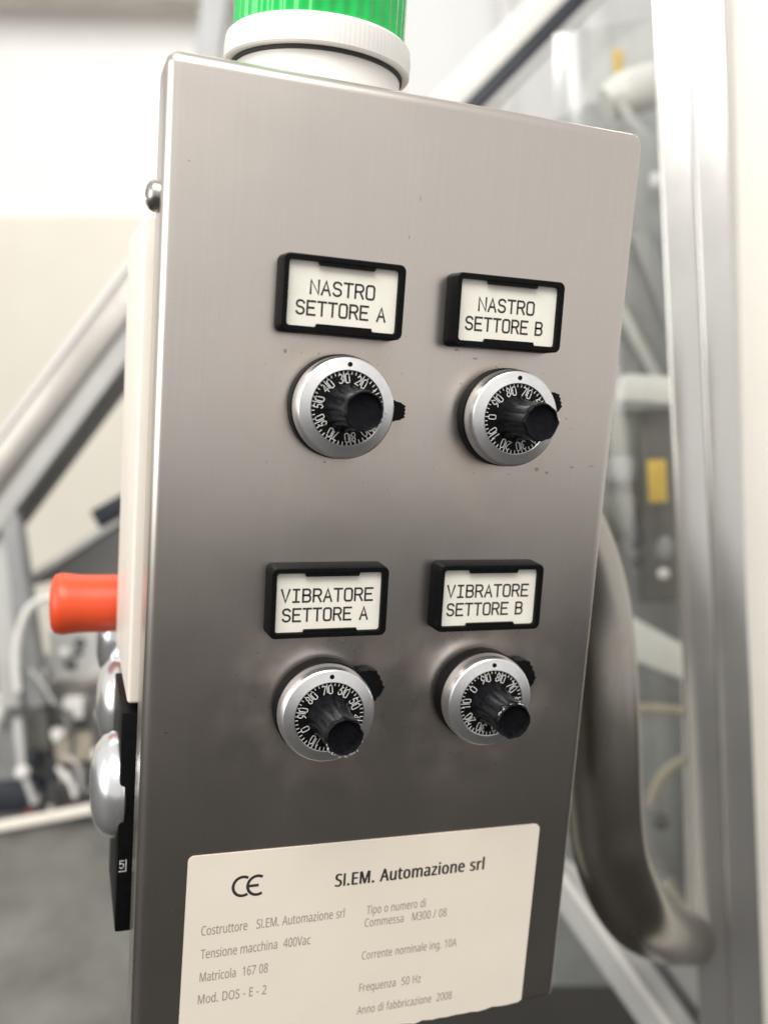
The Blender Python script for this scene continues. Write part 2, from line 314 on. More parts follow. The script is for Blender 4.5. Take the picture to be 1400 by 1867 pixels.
GLYPHS = {
 'regular': {
  ' ': (260, [], []),
  '-': (258, [[32,184],[32,246],[226,246],[226,184]], [[0,2,1],[0,3,2]]),
  '.': (215, [[58,43],[61,69],[72,85],[88,94],[107,97],[126,94],[142,85],[153,69],[157,43],[153,18],[142,2],[126,-8],[107,-11],[88,-8],[72,2],[61,18]], [[3,5,4],[2,5,3],[2,6,5],[1,6,2],[1,7,6],[0,7,1],[0,8,7],[15,8,0],[15,9,8],[14,9,15],[14,10,9],[13,10,14],[13,11,10],[12,11,13]]),
  '/': (298, [[290,573],[77,0],[8,0],[221,573]], [[2,0,3],[2,1,0]]),
  '0': (458, [[419,287],[417,221],[409,163],[395,112],[376,70],[349,37],[316,12],[276,-3],[229,-8],[170,1],[122,27],[86,70],[60,129],[44,201],[39,287],[44,373],[58,446],[83,504],[119,547],[167,573],[229,581],[287,573],[335,547],[372,504],[399,446],[414,373],[110,287],[113,215],[121,156],[137,111],[159,78],[190,59],[229,52],[268,59],[298,78],[320,110],[336,156],[345,215],[348,287],[345,359],[336,417],[320,463],[298,495],[268,515],[229,521],[190,515],[159,495],[137,463],[121,417],[113,359]], [[19,21,20],[18,21,19],[18,22,21],[17,22,18],[17,44,22],[44,23,22],[17,45,44],[43,23,44],[17,46,45],[42,23,43],[16,46,17],[42,24,23],[16,47,46],[41,24,42],[16,48,47],[40,24,41],[15,48,16],[40,25,24],[15,49,48],[39,25,40],[14,49,15],[39,0,25],[14,26,49],[38,0,39],[13,26,14],[13,27,26],[37,0,38],[37,1,0],[37,2,1],[13,28,27],[36,2,37],[12,28,13],[36,3,2],[12,29,28],[35,3,36],[11,29,12],[35,4,3],[11,30,29],[34,4,35],[11,31,30],[33,4,34],[10,31,11],[33,5,4],[10,32,31],[32,5,33],[10,5,32],[10,6,5],[9,6,10],[9,7,6],[8,7,9]]),
  '1': (458, [[285,0],[216,0],[216,400],[216,422],[216,439],[217,455],[217,470],[218,484],[219,499],[207,487],[196,477],[184,467],[169,455],[108,405],[71,452],[226,573],[285,573]], [[14,16,15],[14,8,16],[8,0,16],[14,9,8],[7,0,8],[14,10,9],[6,0,7],[14,11,10],[5,0,6],[14,12,11],[4,0,5],[14,13,12],[3,0,4],[2,0,3],[1,0,2]]),
  '2': (458, [[417,0],[38,0],[38,59],[188,210],[228,251],[261,287],[287,320],[306,353],[318,387],[322,424],[315,466],[294,496],[261,514],[221,520],[181,517],[147,506],[115,489],[83,466],[45,513],[68,531],[94,548],[122,561],[153,572],[186,578],[221,581],[270,576],[313,562],[347,540],[372,510],[388,472],[394,428],[389,385],[375,344],[353,305],[324,267],[288,227],[247,185],[128,67],[128,64],[417,64]], [[23,25,24],[22,25,23],[22,26,25],[21,26,22],[21,27,26],[20,27,21],[19,27,20],[19,28,27],[18,13,19],[13,28,19],[18,14,13],[12,28,13],[18,15,14],[11,28,12],[17,16,18],[16,15,18],[11,29,28],[10,29,11],[10,30,29],[9,30,10],[9,31,30],[8,31,9],[7,31,8],[7,32,31],[6,32,7],[6,33,32],[5,33,6],[5,34,33],[4,34,5],[4,35,34],[3,35,4],[3,36,35],[2,36,3],[2,37,36],[2,38,37],[2,39,38],[2,0,39],[1,0,2]]),
  '3': (458, [[395,439],[392,403],[381,372],[363,347],[340,326],[310,311],[277,302],[277,298],[337,283],[379,255],[405,214],[413,163],[407,116],[390,74],[360,40],[318,14],[263,-3],[193,-8],[150,-6],[110,-1],[72,8],[36,23],[36,89],[74,73],[114,61],[155,54],[194,51],[260,59],[305,81],[331,117],[339,164],[335,197],[320,223],[297,242],[265,255],[226,263],[179,265],[123,265],[123,326],[180,326],[223,329],[259,339],[286,356],[307,377],[319,404],[323,434],[316,471],[295,498],[262,516],[219,521],[190,520],[164,515],[140,508],[117,498],[96,487],[75,473],[39,521],[73,544],[115,563],[163,576],[218,581],[296,571],[352,540],[384,495]], [[59,61,60],[58,61,59],[58,62,61],[57,62,58],[56,62,57],[56,49,62],[49,48,62],[48,63,62],[55,54,56],[54,53,56],[53,52,56],[52,51,56],[51,50,56],[50,49,56],[47,63,48],[46,63,47],[46,0,63],[45,0,46],[45,1,0],[44,1,45],[43,1,44],[43,2,1],[42,2,43],[42,3,2],[41,3,42],[41,4,3],[40,4,41],[39,4,40],[39,5,4],[37,39,38],[37,5,39],[37,6,5],[37,7,6],[37,8,7],[37,36,8],[36,9,8],[35,9,36],[34,9,35],[33,9,34],[33,10,9],[32,10,33],[31,10,32],[31,11,10],[30,11,31],[29,11,30],[29,12,11],[28,12,29],[28,13,12],[21,23,22],[27,13,28],[27,14,13],[21,24,23],[21,25,24],[26,14,27],[21,26,25],[21,14,26],[21,15,14],[20,15,21],[20,16,15],[19,16,20],[18,16,19],[18,17,16]]),
  '4': (458, [[443,130],[359,130],[359,0],[291,0],[291,130],[17,130],[17,190],[286,576],[359,576],[359,193],[443,193],[291,374],[291,394],[291,412],[292,429],[293,444],[293,459],[294,474],[294,487],[295,500],[292,500],[285,485],[276,468],[266,451],[257,438],[86,193],[291,193]], [[6,20,7],[20,8,7],[20,19,8],[19,9,8],[6,21,20],[18,9,19],[17,9,18],[6,22,21],[16,9,17],[6,23,22],[15,9,16],[6,24,23],[14,9,15],[6,25,24],[13,9,14],[12,9,13],[11,9,12],[26,9,11],[6,26,25],[6,9,26],[6,10,9],[6,0,10],[5,0,6],[4,0,5],[3,1,4],[1,0,4],[3,2,1]]),
  '5': (458, [[221,351],[275,346],[322,331],[361,307],[389,274],[407,232],[413,183],[407,128],[387,81],[356,43],[314,15],[261,-2],[199,-8],[156,-6],[116,0],[80,10],[51,23],[51,90],[82,74],[121,62],[161,55],[200,52],[239,55],[274,65],[302,82],[323,106],[336,137],[341,176],[332,225],[306,262],[262,284],[197,292],[173,291],[146,288],[120,284],[99,280],[64,302],[86,573],[373,573],[373,508],[146,508],[132,342],[148,345],[169,348],[194,350]], [[36,40,37],[40,38,37],[40,39,38],[36,41,40],[44,1,0],[43,1,44],[42,1,43],[42,2,1],[41,2,42],[36,2,41],[36,3,2],[36,31,3],[31,4,3],[35,34,36],[34,33,36],[33,32,36],[32,31,36],[30,4,31],[29,4,30],[29,5,4],[28,5,29],[28,6,5],[27,6,28],[27,7,6],[26,7,27],[25,7,26],[25,8,7],[24,8,25],[16,18,17],[23,8,24],[23,9,8],[16,19,18],[22,9,23],[16,20,19],[21,9,22],[16,21,20],[16,9,21],[16,10,9],[15,10,16],[15,11,10],[14,11,15],[13,11,14],[13,12,11]]),
  '6': (458, [[44,245],[46,294],[51,342],[60,389],[75,433],[95,474],[121,510],[155,539],[196,562],[246,576],[306,581],[324,580],[344,579],[362,577],[377,573],[377,513],[362,517],[344,520],[326,522],[308,523],[257,518],[216,504],[183,483],[158,454],[139,419],[127,380],[119,337],[115,291],[119,291],[133,309],[150,326],[170,339],[194,350],[223,356],[255,358],[302,353],[342,338],[375,313],[400,279],[416,236],[421,184],[415,129],[399,82],[372,44],[336,15],[291,-2],[239,-8],[199,-4],[163,7],[130,26],[101,54],[77,89],[59,133],[48,185],[238,51],[284,59],[320,84],[343,125],[351,184],[344,233],[324,271],[289,295],[241,303],[205,299],[175,287],[150,270],[131,248],[119,223],[115,198],[117,172],[123,146],[133,121],[146,99],[164,79],[185,64],[210,55]], [[9,11,10],[9,12,11],[9,13,12],[9,14,13],[8,14,9],[8,16,14],[16,15,14],[7,18,8],[18,17,8],[17,16,8],[6,19,7],[19,18,7],[6,20,19],[6,21,20],[5,21,6],[5,22,21],[5,23,22],[4,23,5],[4,24,23],[3,24,4],[3,25,24],[2,25,3],[2,26,25],[33,35,34],[32,35,33],[32,36,35],[31,36,32],[1,26,2],[30,36,31],[30,37,36],[1,27,26],[29,37,30],[29,62,37],[62,38,37],[28,62,29],[28,63,62],[61,38,62],[28,64,63],[60,38,61],[0,27,1],[0,28,27],[0,64,28],[0,65,64],[60,39,38],[59,39,60],[0,66,65],[0,67,66],[53,67,0],[59,40,39],[58,40,59],[53,68,67],[53,69,68],[52,69,53],[57,40,58],[57,41,40],[52,70,69],[52,71,70],[51,71,52],[57,42,41],[56,42,57],[51,72,71],[51,73,72],[50,73,51],[55,42,56],[55,43,42],[50,74,73],[50,75,74],[54,43,55],[50,54,75],[49,54,50],[49,43,54],[49,44,43],[48,44,49],[48,45,44],[47,45,48],[47,46,45]]),
  '7': (458, [[109,0],[344,508],[35,508],[35,573],[419,573],[419,518],[187,0]], [[2,4,3],[2,5,4],[2,1,5],[1,6,5],[0,6,1]]),
  '8': (458, [[229,581],[276,577],[318,565],[352,546],[378,519],[395,485],[400,443],[396,411],[385,383],[368,359],[346,338],[320,319],[291,303],[325,285],[355,265],[381,242],[401,216],[414,185],[419,148],[413,104],[395,65],[367,34],[330,11],[284,-3],[231,-8],[174,-3],[126,10],[89,33],[61,63],[45,101],[39,146],[43,183],[56,214],[75,241],[99,264],[128,283],[158,299],[131,316],[107,336],[87,358],[71,383],[61,411],[58,444],[63,485],[80,518],[107,545],[141,565],[182,577],[108,145],[116,107],[138,76],[176,55],[229,48],[281,55],[319,76],[342,108],[350,148],[346,174],[335,197],[317,217],[293,235],[264,251],[229,265],[217,270],[184,254],[157,237],[136,219],[121,197],[111,173],[228,524],[188,518],[155,502],[134,476],[127,441],[130,414],[141,391],[157,373],[179,357],[204,344],[232,330],[258,343],[282,357],[302,373],[317,392],[327,414],[330,441],[323,476],[302,502],[270,518]], [[47,1,0],[47,2,1],[46,2,47],[46,3,2],[45,3,46],[45,4,3],[44,69,45],[69,4,45],[44,70,69],[88,4,69],[88,5,4],[43,70,44],[43,71,70],[87,5,88],[43,72,71],[86,5,87],[42,72,43],[86,6,5],[42,73,72],[85,6,86],[41,73,42],[85,7,6],[41,74,73],[84,7,85],[83,7,84],[41,75,74],[40,75,41],[83,8,7],[82,8,83],[40,76,75],[82,9,8],[39,76,40],[39,77,76],[81,9,82],[81,10,9],[38,77,39],[38,78,77],[80,10,81],[38,79,78],[79,10,80],[79,11,10],[37,79,38],[37,11,79],[37,12,11],[36,12,37],[36,13,12],[35,13,36],[35,14,13],[34,63,35],[63,14,35],[34,64,63],[62,14,63],[61,14,62],[61,15,14],[33,64,34],[33,65,64],[60,15,61],[60,16,15],[32,65,33],[32,66,65],[59,16,60],[32,67,66],[58,16,59],[58,17,16],[31,67,32],[31,68,67],[57,17,58],[57,18,17],[30,68,31],[56,18,57],[30,48,68],[56,19,18],[55,19,56],[29,48,30],[29,49,48],[54,19,55],[29,50,49],[54,20,19],[28,50,29],[28,51,50],[53,20,54],[53,21,20],[27,51,28],[27,52,51],[52,21,53],[27,21,52],[27,22,21],[26,22,27],[26,23,22],[25,23,26],[25,24,23]]),
  'A': (512, [[437,0],[368,177],[141,177],[73,0],[0,0],[224,575],[289,575],[512,0],[282,415],[279,424],[274,438],[269,455],[263,473],[259,489],[255,500],[251,484],[247,468],[242,452],[238,438],[234,425],[230,415],[165,241],[346,241]], [[4,6,5],[4,14,6],[14,7,6],[4,15,14],[13,7,14],[12,7,13],[4,16,15],[11,7,12],[4,17,16],[10,7,11],[4,18,17],[4,19,18],[9,7,10],[4,20,19],[8,7,9],[4,21,20],[22,7,8],[4,2,21],[2,22,21],[2,1,22],[1,7,22],[4,3,2],[0,7,1]]),
  'C': (507, [[323,517],[280,513],[241,502],[206,482],[178,456],[155,423],[139,383],[129,337],[125,286],[131,220],[147,164],[175,117],[213,83],[262,62],[322,55],[359,57],[394,62],[427,69],[460,78],[460,15],[427,5],[393,-2],[356,-7],[312,-8],[232,1],[166,28],[115,72],[78,131],[56,203],[49,287],[53,349],[67,406],[89,456],[120,499],[159,534],[206,559],[261,575],[324,581],[367,578],[409,572],[448,561],[482,547],[453,486],[425,497],[394,508],[360,515]], [[36,38,37],[36,39,38],[35,39,36],[35,40,39],[35,41,40],[34,41,35],[34,45,41],[45,44,41],[44,43,41],[43,42,41],[33,1,34],[1,0,34],[0,45,34],[33,2,1],[33,3,2],[32,3,33],[32,4,3],[31,4,32],[31,5,4],[31,6,5],[30,6,31],[30,7,6],[29,7,30],[29,8,7],[28,8,29],[28,9,8],[28,10,9],[27,10,28],[27,11,10],[26,11,27],[26,12,11],[26,13,12],[17,19,18],[25,13,26],[16,19,17],[25,14,13],[15,19,16],[14,19,15],[25,19,14],[24,19,25],[24,20,19],[24,21,20],[23,21,24],[23,22,21]]),
  'D': (585, [[536,292],[528,203],[501,131],[457,74],[399,33],[325,8],[237,0],[78,0],[78,573],[254,573],[335,565],[404,540],[460,501],[502,446],[528,377],[460,289],[454,359],[435,415],[404,457],[361,487],[308,505],[244,511],[150,511],[150,62],[228,62],[329,76],[402,119],[446,190]], [[7,22,8],[22,9,8],[22,10,9],[22,11,10],[22,21,11],[21,12,11],[7,23,22],[20,12,21],[19,12,20],[19,13,12],[18,13,19],[17,13,18],[17,14,13],[16,14,17],[16,0,14],[15,0,16],[15,1,0],[27,1,15],[27,2,1],[26,2,27],[26,3,2],[25,3,26],[24,3,25],[24,4,3],[7,24,23],[7,4,24],[7,5,4],[7,6,5]]),
  'E': (446, [[398,0],[78,0],[78,573],[398,573],[398,509],[150,509],[150,330],[383,330],[383,268],[150,268],[150,63],[398,63]], [[1,5,2],[5,3,2],[5,4,3],[1,6,5],[1,9,6],[9,7,6],[9,8,7],[1,10,9],[1,11,10],[1,0,11]]),
  'F': (416, [[150,0],[78,0],[78,573],[398,573],[398,509],[150,509],[150,306],[383,306],[383,243],[150,243]], [[1,5,2],[5,3,2],[5,4,3],[1,6,5],[1,9,6],[9,7,6],[9,8,7],[1,0,9]]),
  'H': (594, [[516,0],[443,0],[443,267],[150,267],[150,0],[78,0],[78,573],[150,573],[150,330],[443,330],[443,573],[516,573]], [[5,7,6],[5,8,7],[9,11,10],[9,0,11],[5,3,8],[3,9,8],[3,2,9],[2,0,9],[5,4,3],[1,0,2]]),
  'I': (194, [[63,0],[126,0],[126,573],[63,573]], [[0,1,2,3]]),
  'M': (727, [[330,0],[142,502],[139,502],[140,484],[142,461],[143,435],[144,407],[144,377],[144,347],[144,0],[78,0],[78,573],[184,573],[361,103],[364,103],[544,573],[650,573],[650,0],[578,0],[578,352],[578,380],[579,408],[580,435],[581,460],[583,482],[584,501],[581,501],[390,0]], [[10,2,11],[2,12,11],[2,1,12],[1,13,12],[14,26,15],[26,16,15],[26,25,16],[25,17,16],[10,3,2],[0,13,1],[14,27,26],[24,17,25],[10,4,3],[23,17,24],[10,5,4],[22,17,23],[10,6,5],[21,17,22],[20,17,21],[10,7,6],[19,17,20],[10,8,7],[18,17,19],[10,9,8],[0,14,13],[0,27,14]]),
  'O': (626, [[577,287],[573,224],[561,166],[540,116],[510,73],[473,38],[428,13],[375,-3],[314,-8],[251,-3],[196,13],[151,39],[114,73],[85,116],[65,167],[53,224],[49,288],[56,370],[78,442],[114,500],[166,545],[232,572],[314,581],[393,572],[459,545],[510,501],[547,442],[570,370],[125,287],[130,220],[145,163],[171,117],[207,83],[255,62],[314,55],[373,62],[420,83],[456,117],[481,163],[496,220],[501,287],[490,384],[456,457],[398,503],[314,518],[255,511],[207,490],[171,457],[145,411],[130,354]], [[21,23,22],[21,24,23],[20,24,21],[20,25,24],[19,44,20],[44,25,20],[19,45,44],[43,25,44],[19,46,45],[42,25,43],[42,26,25],[18,46,19],[18,47,46],[18,48,47],[41,26,42],[41,27,26],[17,48,18],[17,49,48],[40,27,41],[16,49,17],[40,0,27],[16,28,49],[15,28,16],[15,29,28],[39,0,40],[39,1,0],[14,29,15],[39,2,1],[14,30,29],[38,2,39],[13,30,14],[38,3,2],[13,31,30],[37,3,38],[36,3,37],[13,32,31],[12,32,13],[36,4,3],[12,33,32],[35,4,36],[11,33,12],[35,5,4],[11,34,33],[34,5,35],[11,5,34],[10,5,11],[10,6,5],[9,6,10],[9,7,6],[8,7,9]]),
  'S': (440, [[403,153],[396,106],[378,66],[348,35],[307,11],[257,-3],[198,-8],[167,-7],[137,-5],[109,-1],[83,4],[61,11],[41,19],[41,88],[73,76],[113,65],[156,57],[201,55],[240,57],[273,66],[298,79],[316,98],[327,120],[330,147],[327,173],[318,194],[302,213],[277,230],[242,247],[196,265],[161,279],[131,294],[106,311],[85,330],[69,351],[57,375],[50,403],[48,435],[54,477],[71,513],[99,542],[136,563],[180,576],[231,581],[276,578],[318,572],[355,562],[389,549],[366,487],[336,499],[302,508],[266,515],[229,517],[196,515],[169,507],[148,494],[133,478],[124,457],[121,434],[124,407],[133,386],[149,367],[172,351],[204,335],[246,318],[293,299],[332,279],[362,255],[385,228],[398,194]], [[42,44,43],[42,45,44],[41,45,42],[41,46,45],[40,46,41],[40,47,46],[40,51,47],[51,50,47],[50,49,47],[49,48,47],[39,52,40],[52,51,40],[39,53,52],[39,54,53],[38,54,39],[38,55,54],[38,56,55],[38,57,56],[37,57,38],[37,58,57],[36,58,37],[36,59,58],[36,60,59],[35,60,36],[35,61,60],[34,61,35],[34,62,61],[34,63,62],[33,63,34],[33,64,63],[32,64,33],[32,65,64],[31,65,32],[31,66,65],[30,66,31],[29,66,30],[29,67,66],[28,67,29],[28,68,67],[27,68,28],[26,68,27],[26,69,68],[25,69,26],[25,0,69],[24,0,25],[23,0,24],[23,1,0],[22,1,23],[21,1,22],[21,2,1],[20,2,21],[12,14,13],[19,2,20],[12,15,14],[19,3,2],[18,3,19],[12,16,15],[17,3,18],[12,17,16],[12,3,17],[12,4,3],[11,4,12],[11,5,4],[10,5,11],[9,5,10],[8,5,9],[8,6,5],[7,6,8]]),
  'T': (446, [[259,0],[187,0],[187,509],[8,509],[8,573],[437,573],[437,509],[259,509]], [[3,5,4],[3,6,5],[2,6,3],[1,7,2],[7,6,2],[1,0,7]]),
  'V': (481, [[481,573],[277,0],[204,0],[0,573],[75,573],[204,205],[213,182],[220,160],[226,139],[231,119],[236,100],[241,80],[245,100],[250,119],[255,140],[262,161],[269,183],[277,207],[405,573]], [[2,4,3],[2,5,4],[17,0,18],[17,1,0],[16,1,17],[2,6,5],[15,1,16],[2,7,6],[14,1,15],[2,8,7],[13,1,14],[2,9,8],[12,1,13],[2,10,9],[11,1,12],[2,11,10],[2,1,11]]),
  'a': (450, [[231,437],[299,428],[347,403],[376,358],[385,293],[385,0],[334,0],[320,61],[317,61],[298,40],[279,22],[258,9],[234,-1],[206,-6],[172,-8],[136,-5],[103,6],[75,23],[55,48],[41,80],[37,119],[50,176],[87,219],[152,245],[243,257],[316,259],[316,285],[310,330],[293,359],[265,375],[227,380],[194,378],[163,370],[133,359],[106,347],[84,400],[115,414],[151,426],[190,434],[252,208],[184,200],[141,182],[118,155],[110,119],[115,87],[132,66],[157,53],[188,49],[238,56],[279,79],[306,117],[315,172],[315,210]], [[38,1,0],[37,1,38],[37,2,1],[36,2,37],[35,2,36],[35,29,2],[29,3,2],[34,33,35],[33,32,35],[32,31,35],[31,30,35],[30,29,35],[28,3,29],[27,3,28],[27,4,3],[26,4,27],[26,5,4],[25,5,26],[24,52,25],[52,5,25],[23,52,24],[22,52,23],[21,40,22],[40,39,22],[39,52,22],[51,5,52],[21,41,40],[21,42,41],[20,42,21],[50,5,51],[20,43,42],[19,43,20],[19,44,43],[49,7,50],[7,5,50],[19,45,44],[18,45,19],[48,8,49],[8,7,49],[18,46,45],[48,9,8],[6,5,7],[47,9,48],[18,47,46],[18,9,47],[17,9,18],[17,10,9],[16,10,17],[16,11,10],[16,12,11],[15,12,16],[15,13,12],[14,13,15]]),
  'b': (493, [[139,461],[138,435],[138,410],[136,389],[135,373],[139,373],[161,398],[189,419],[226,432],[272,437],[344,423],[401,381],[437,312],[449,215],[444,147],[427,91],[400,48],[365,17],[322,-2],[272,-8],[226,-3],[189,10],[161,31],[139,55],[133,55],[119,0],[68,0],[68,609],[139,609],[260,379],[219,374],[188,361],[165,339],[150,308],[142,268],[139,217],[139,214],[145,144],[165,93],[202,61],[261,51],[312,61],[348,93],[369,145],[376,216],[369,287],[348,338],[311,368]], [[26,28,27],[26,0,28],[26,1,0],[8,10,9],[26,2,1],[7,10,8],[7,11,10],[6,11,7],[26,3,2],[5,29,6],[29,11,6],[26,4,3],[29,47,11],[47,12,11],[5,30,29],[5,31,30],[26,5,4],[26,33,5],[33,32,5],[32,31,5],[46,12,47],[45,12,46],[45,13,12],[26,34,33],[44,13,45],[26,35,34],[26,36,35],[43,13,44],[43,14,13],[26,37,36],[43,15,14],[42,15,43],[26,38,37],[41,15,42],[26,24,38],[24,39,38],[41,16,15],[40,16,41],[24,23,39],[23,40,39],[26,25,24],[22,40,23],[22,16,40],[22,17,16],[21,17,22],[21,18,17],[20,18,21],[20,19,18]]),
  'c': (385, [[241,-8],[187,-2],[139,15],[99,45],[69,87],[50,143],[44,213],[51,284],[71,342],[102,385],[142,415],[191,432],[245,438],[278,436],[309,431],[336,424],[358,415],[337,356],[316,363],[292,370],[267,374],[244,376],[204,371],[172,358],[148,335],[131,303],[120,263],[117,213],[120,166],[131,126],[148,94],[172,71],[202,58],[240,53],[273,55],[302,60],[328,68],[351,78],[351,15],[328,5],[304,-2],[275,-7]], [[11,13,12],[11,14,13],[10,14,11],[10,15,14],[10,16,15],[9,16,10],[9,21,16],[21,20,16],[20,19,16],[19,18,16],[18,17,16],[8,22,9],[22,21,9],[8,23,22],[8,24,23],[7,24,8],[7,25,24],[7,26,25],[6,26,7],[6,27,26],[6,28,27],[5,28,6],[5,29,28],[4,29,5],[4,30,29],[4,31,30],[3,31,4],[36,38,37],[3,32,31],[35,38,36],[34,38,35],[3,33,32],[33,38,34],[3,38,33],[2,38,3],[1,38,2],[1,39,38],[1,40,39],[1,41,40],[0,41,1]]),
  'd': (493, [[221,-8],[148,6],[92,48],[56,117],[44,214],[56,311],[93,381],[149,424],[221,438],[253,436],[280,429],[303,420],[323,407],[340,391],[354,374],[359,374],[358,387],[356,405],[355,424],[354,438],[354,609],[425,609],[425,0],[368,0],[358,58],[354,58],[340,40],[323,24],[303,11],[279,1],[252,-6],[232,51],[290,60],[328,88],[348,135],[355,200],[355,213],[349,284],[329,336],[291,369],[231,379],[181,368],[146,334],[124,281],[117,213],[124,144],[146,93],[181,61]], [[19,21,20],[19,22,21],[7,9,8],[18,22,19],[7,10,9],[7,11,10],[6,11,7],[17,22,18],[6,12,11],[6,13,12],[16,22,17],[6,40,13],[40,14,13],[15,22,16],[5,41,6],[41,40,6],[39,14,40],[39,15,14],[39,38,15],[38,37,15],[37,22,15],[5,42,41],[5,43,42],[4,43,5],[36,22,37],[4,44,43],[3,44,4],[35,22,36],[3,45,44],[34,22,35],[3,46,45],[33,22,34],[2,46,3],[2,47,46],[32,24,33],[24,22,33],[2,31,47],[31,25,32],[25,24,32],[31,26,25],[23,22,24],[2,26,31],[1,26,2],[1,27,26],[1,28,27],[1,29,28],[0,29,1],[0,30,29]]),
  'e': (452, [[234,438],[286,432],[329,414],[364,385],[390,346],[406,299],[411,244],[411,201],[117,201],[127,137],[154,90],[197,62],[254,52],[293,54],[327,60],[359,69],[392,82],[392,20],[359,8],[327,-1],[292,-6],[251,-8],[194,-2],[143,17],[101,48],[70,91],[51,146],[44,212],[50,277],[68,333],[96,378],[134,411],[181,431],[233,380],[188,372],[154,348],[130,309],[119,257],[338,257],[335,292],[326,322],[312,346],[292,364],[266,376]], [[32,1,0],[32,2,1],[31,2,32],[31,3,2],[30,3,31],[30,33,3],[33,43,3],[43,4,3],[30,34,33],[29,34,30],[42,4,43],[29,35,34],[41,4,42],[29,36,35],[41,5,4],[40,5,41],[28,36,29],[39,5,40],[28,37,36],[39,6,5],[38,6,39],[27,37,28],[27,38,37],[27,6,38],[27,7,6],[26,8,27],[8,7,27],[26,9,8],[25,9,26],[25,10,9],[24,10,25],[24,11,10],[15,17,16],[14,17,15],[24,12,11],[13,17,14],[12,17,13],[24,17,12],[23,17,24],[23,18,17],[22,18,23],[22,19,18],[22,20,19],[21,20,22]]),
  'f': (276, [[266,375],[158,375],[158,0],[87,0],[87,375],[12,375],[12,408],[87,432],[87,457],[92,507],[104,547],[124,577],[152,597],[186,609],[227,613],[252,612],[274,609],[294,604],[310,599],[292,544],[278,548],[262,552],[245,555],[228,556],[197,550],[175,532],[162,502],[158,458],[158,430],[266,430]], [[13,15,14],[13,16,15],[12,16,13],[12,17,16],[12,18,17],[12,19,18],[11,21,12],[21,20,12],[20,19,12],[10,23,11],[23,22,11],[22,21,11],[10,24,23],[10,25,24],[9,25,10],[9,26,25],[8,26,9],[8,27,26],[8,28,27],[7,28,8],[6,28,7],[6,29,28],[6,0,29],[5,0,6],[4,0,5],[3,1,4],[1,0,4],[3,2,1]]),
  'g': (493, [[221,438],[261,434],[297,422],[329,402],[355,373],[359,373],[369,430],[425,430],[425,-7],[420,-63],[404,-109],[378,-146],[341,-172],[293,-187],[233,-192],[188,-191],[147,-186],[110,-177],[78,-165],[78,-100],[111,-114],[149,-125],[191,-132],[237,-134],[286,-126],[324,-101],[347,-63],[355,-13],[355,4],[355,16],[356,32],[357,47],[358,57],[354,57],[329,28],[299,8],[263,-4],[221,-8],[147,7],[91,51],[56,121],[44,214],[56,306],[91,377],[147,423],[230,379],[197,374],[169,359],[147,336],[130,303],[120,262],[117,213],[124,143],[146,92],[182,60],[232,50],[262,52],[288,58],[309,69],[326,85],[340,105],[349,131],[354,161],[356,197],[356,214],[353,267],[343,309],[326,340],[302,362],[270,374]], [[44,1,0],[44,2,1],[5,7,6],[5,8,7],[43,2,44],[43,3,2],[43,45,3],[45,4,3],[43,46,45],[69,4,45],[42,46,43],[68,4,69],[42,47,46],[68,5,4],[68,67,5],[67,66,5],[66,8,5],[42,48,47],[42,49,48],[65,8,66],[41,49,42],[41,50,49],[64,8,65],[41,51,50],[40,51,41],[63,8,64],[40,52,51],[62,8,63],[61,8,62],[40,53,52],[60,8,61],[39,53,40],[59,32,60],[32,8,60],[39,54,53],[58,32,59],[57,32,58],[39,55,54],[56,33,57],[33,32,57],[56,34,33],[31,8,32],[55,34,56],[38,55,39],[38,34,55],[30,8,31],[29,8,30],[38,35,34],[28,8,29],[38,36,35],[37,36,38],[27,8,28],[27,9,8],[26,9,27],[25,9,26],[25,10,9],[18,20,19],[24,10,25],[24,11,10],[18,21,20],[18,22,21],[23,11,24],[18,23,22],[18,11,23],[18,12,11],[17,12,18],[17,13,12],[16,13,17],[15,13,16],[15,14,13]]),
  'h': (495, [[139,431],[138,415],[138,399],[136,384],[135,370],[140,370],[155,391],[174,407],[196,420],[221,429],[247,435],[273,437],[321,433],[360,421],[391,400],[413,370],[426,330],[431,280],[431,0],[361,0],[361,275],[355,321],[338,353],[308,372],[265,379],[222,374],[189,360],[166,338],[150,308],[142,269],[139,222],[139,0],[68,0],[68,609],[139,609]], [[32,34,33],[32,0,34],[10,12,11],[9,12,10],[9,13,12],[32,1,0],[8,13,9],[8,14,13],[7,14,8],[32,2,1],[6,14,7],[6,15,14],[32,3,2],[5,24,6],[24,15,6],[32,4,3],[5,25,24],[23,15,24],[5,26,25],[22,15,23],[32,5,4],[32,28,5],[28,27,5],[27,26,5],[22,16,15],[21,16,22],[21,17,16],[20,17,21],[32,29,28],[20,18,17],[19,18,20],[32,30,29],[32,31,30]]),
  'i': (207, [[104,591],[119,588],[133,580],[142,566],[145,546],[142,526],[133,512],[119,504],[104,501],[88,504],[75,512],[66,526],[63,546],[66,566],[75,580],[88,588],[139,430],[139,0],[68,0],[68,430]], [[18,16,19],[18,17,16],[15,1,0],[14,1,15],[14,2,1],[13,2,14],[13,3,2],[12,3,13],[12,4,3],[11,4,12],[11,5,4],[10,5,11],[10,6,5],[9,6,10],[9,7,6],[8,7,9]]),
  'l': (207, [[139,0],[68,0],[68,609],[139,609]], [[1,3,2],[1,0,3]]),
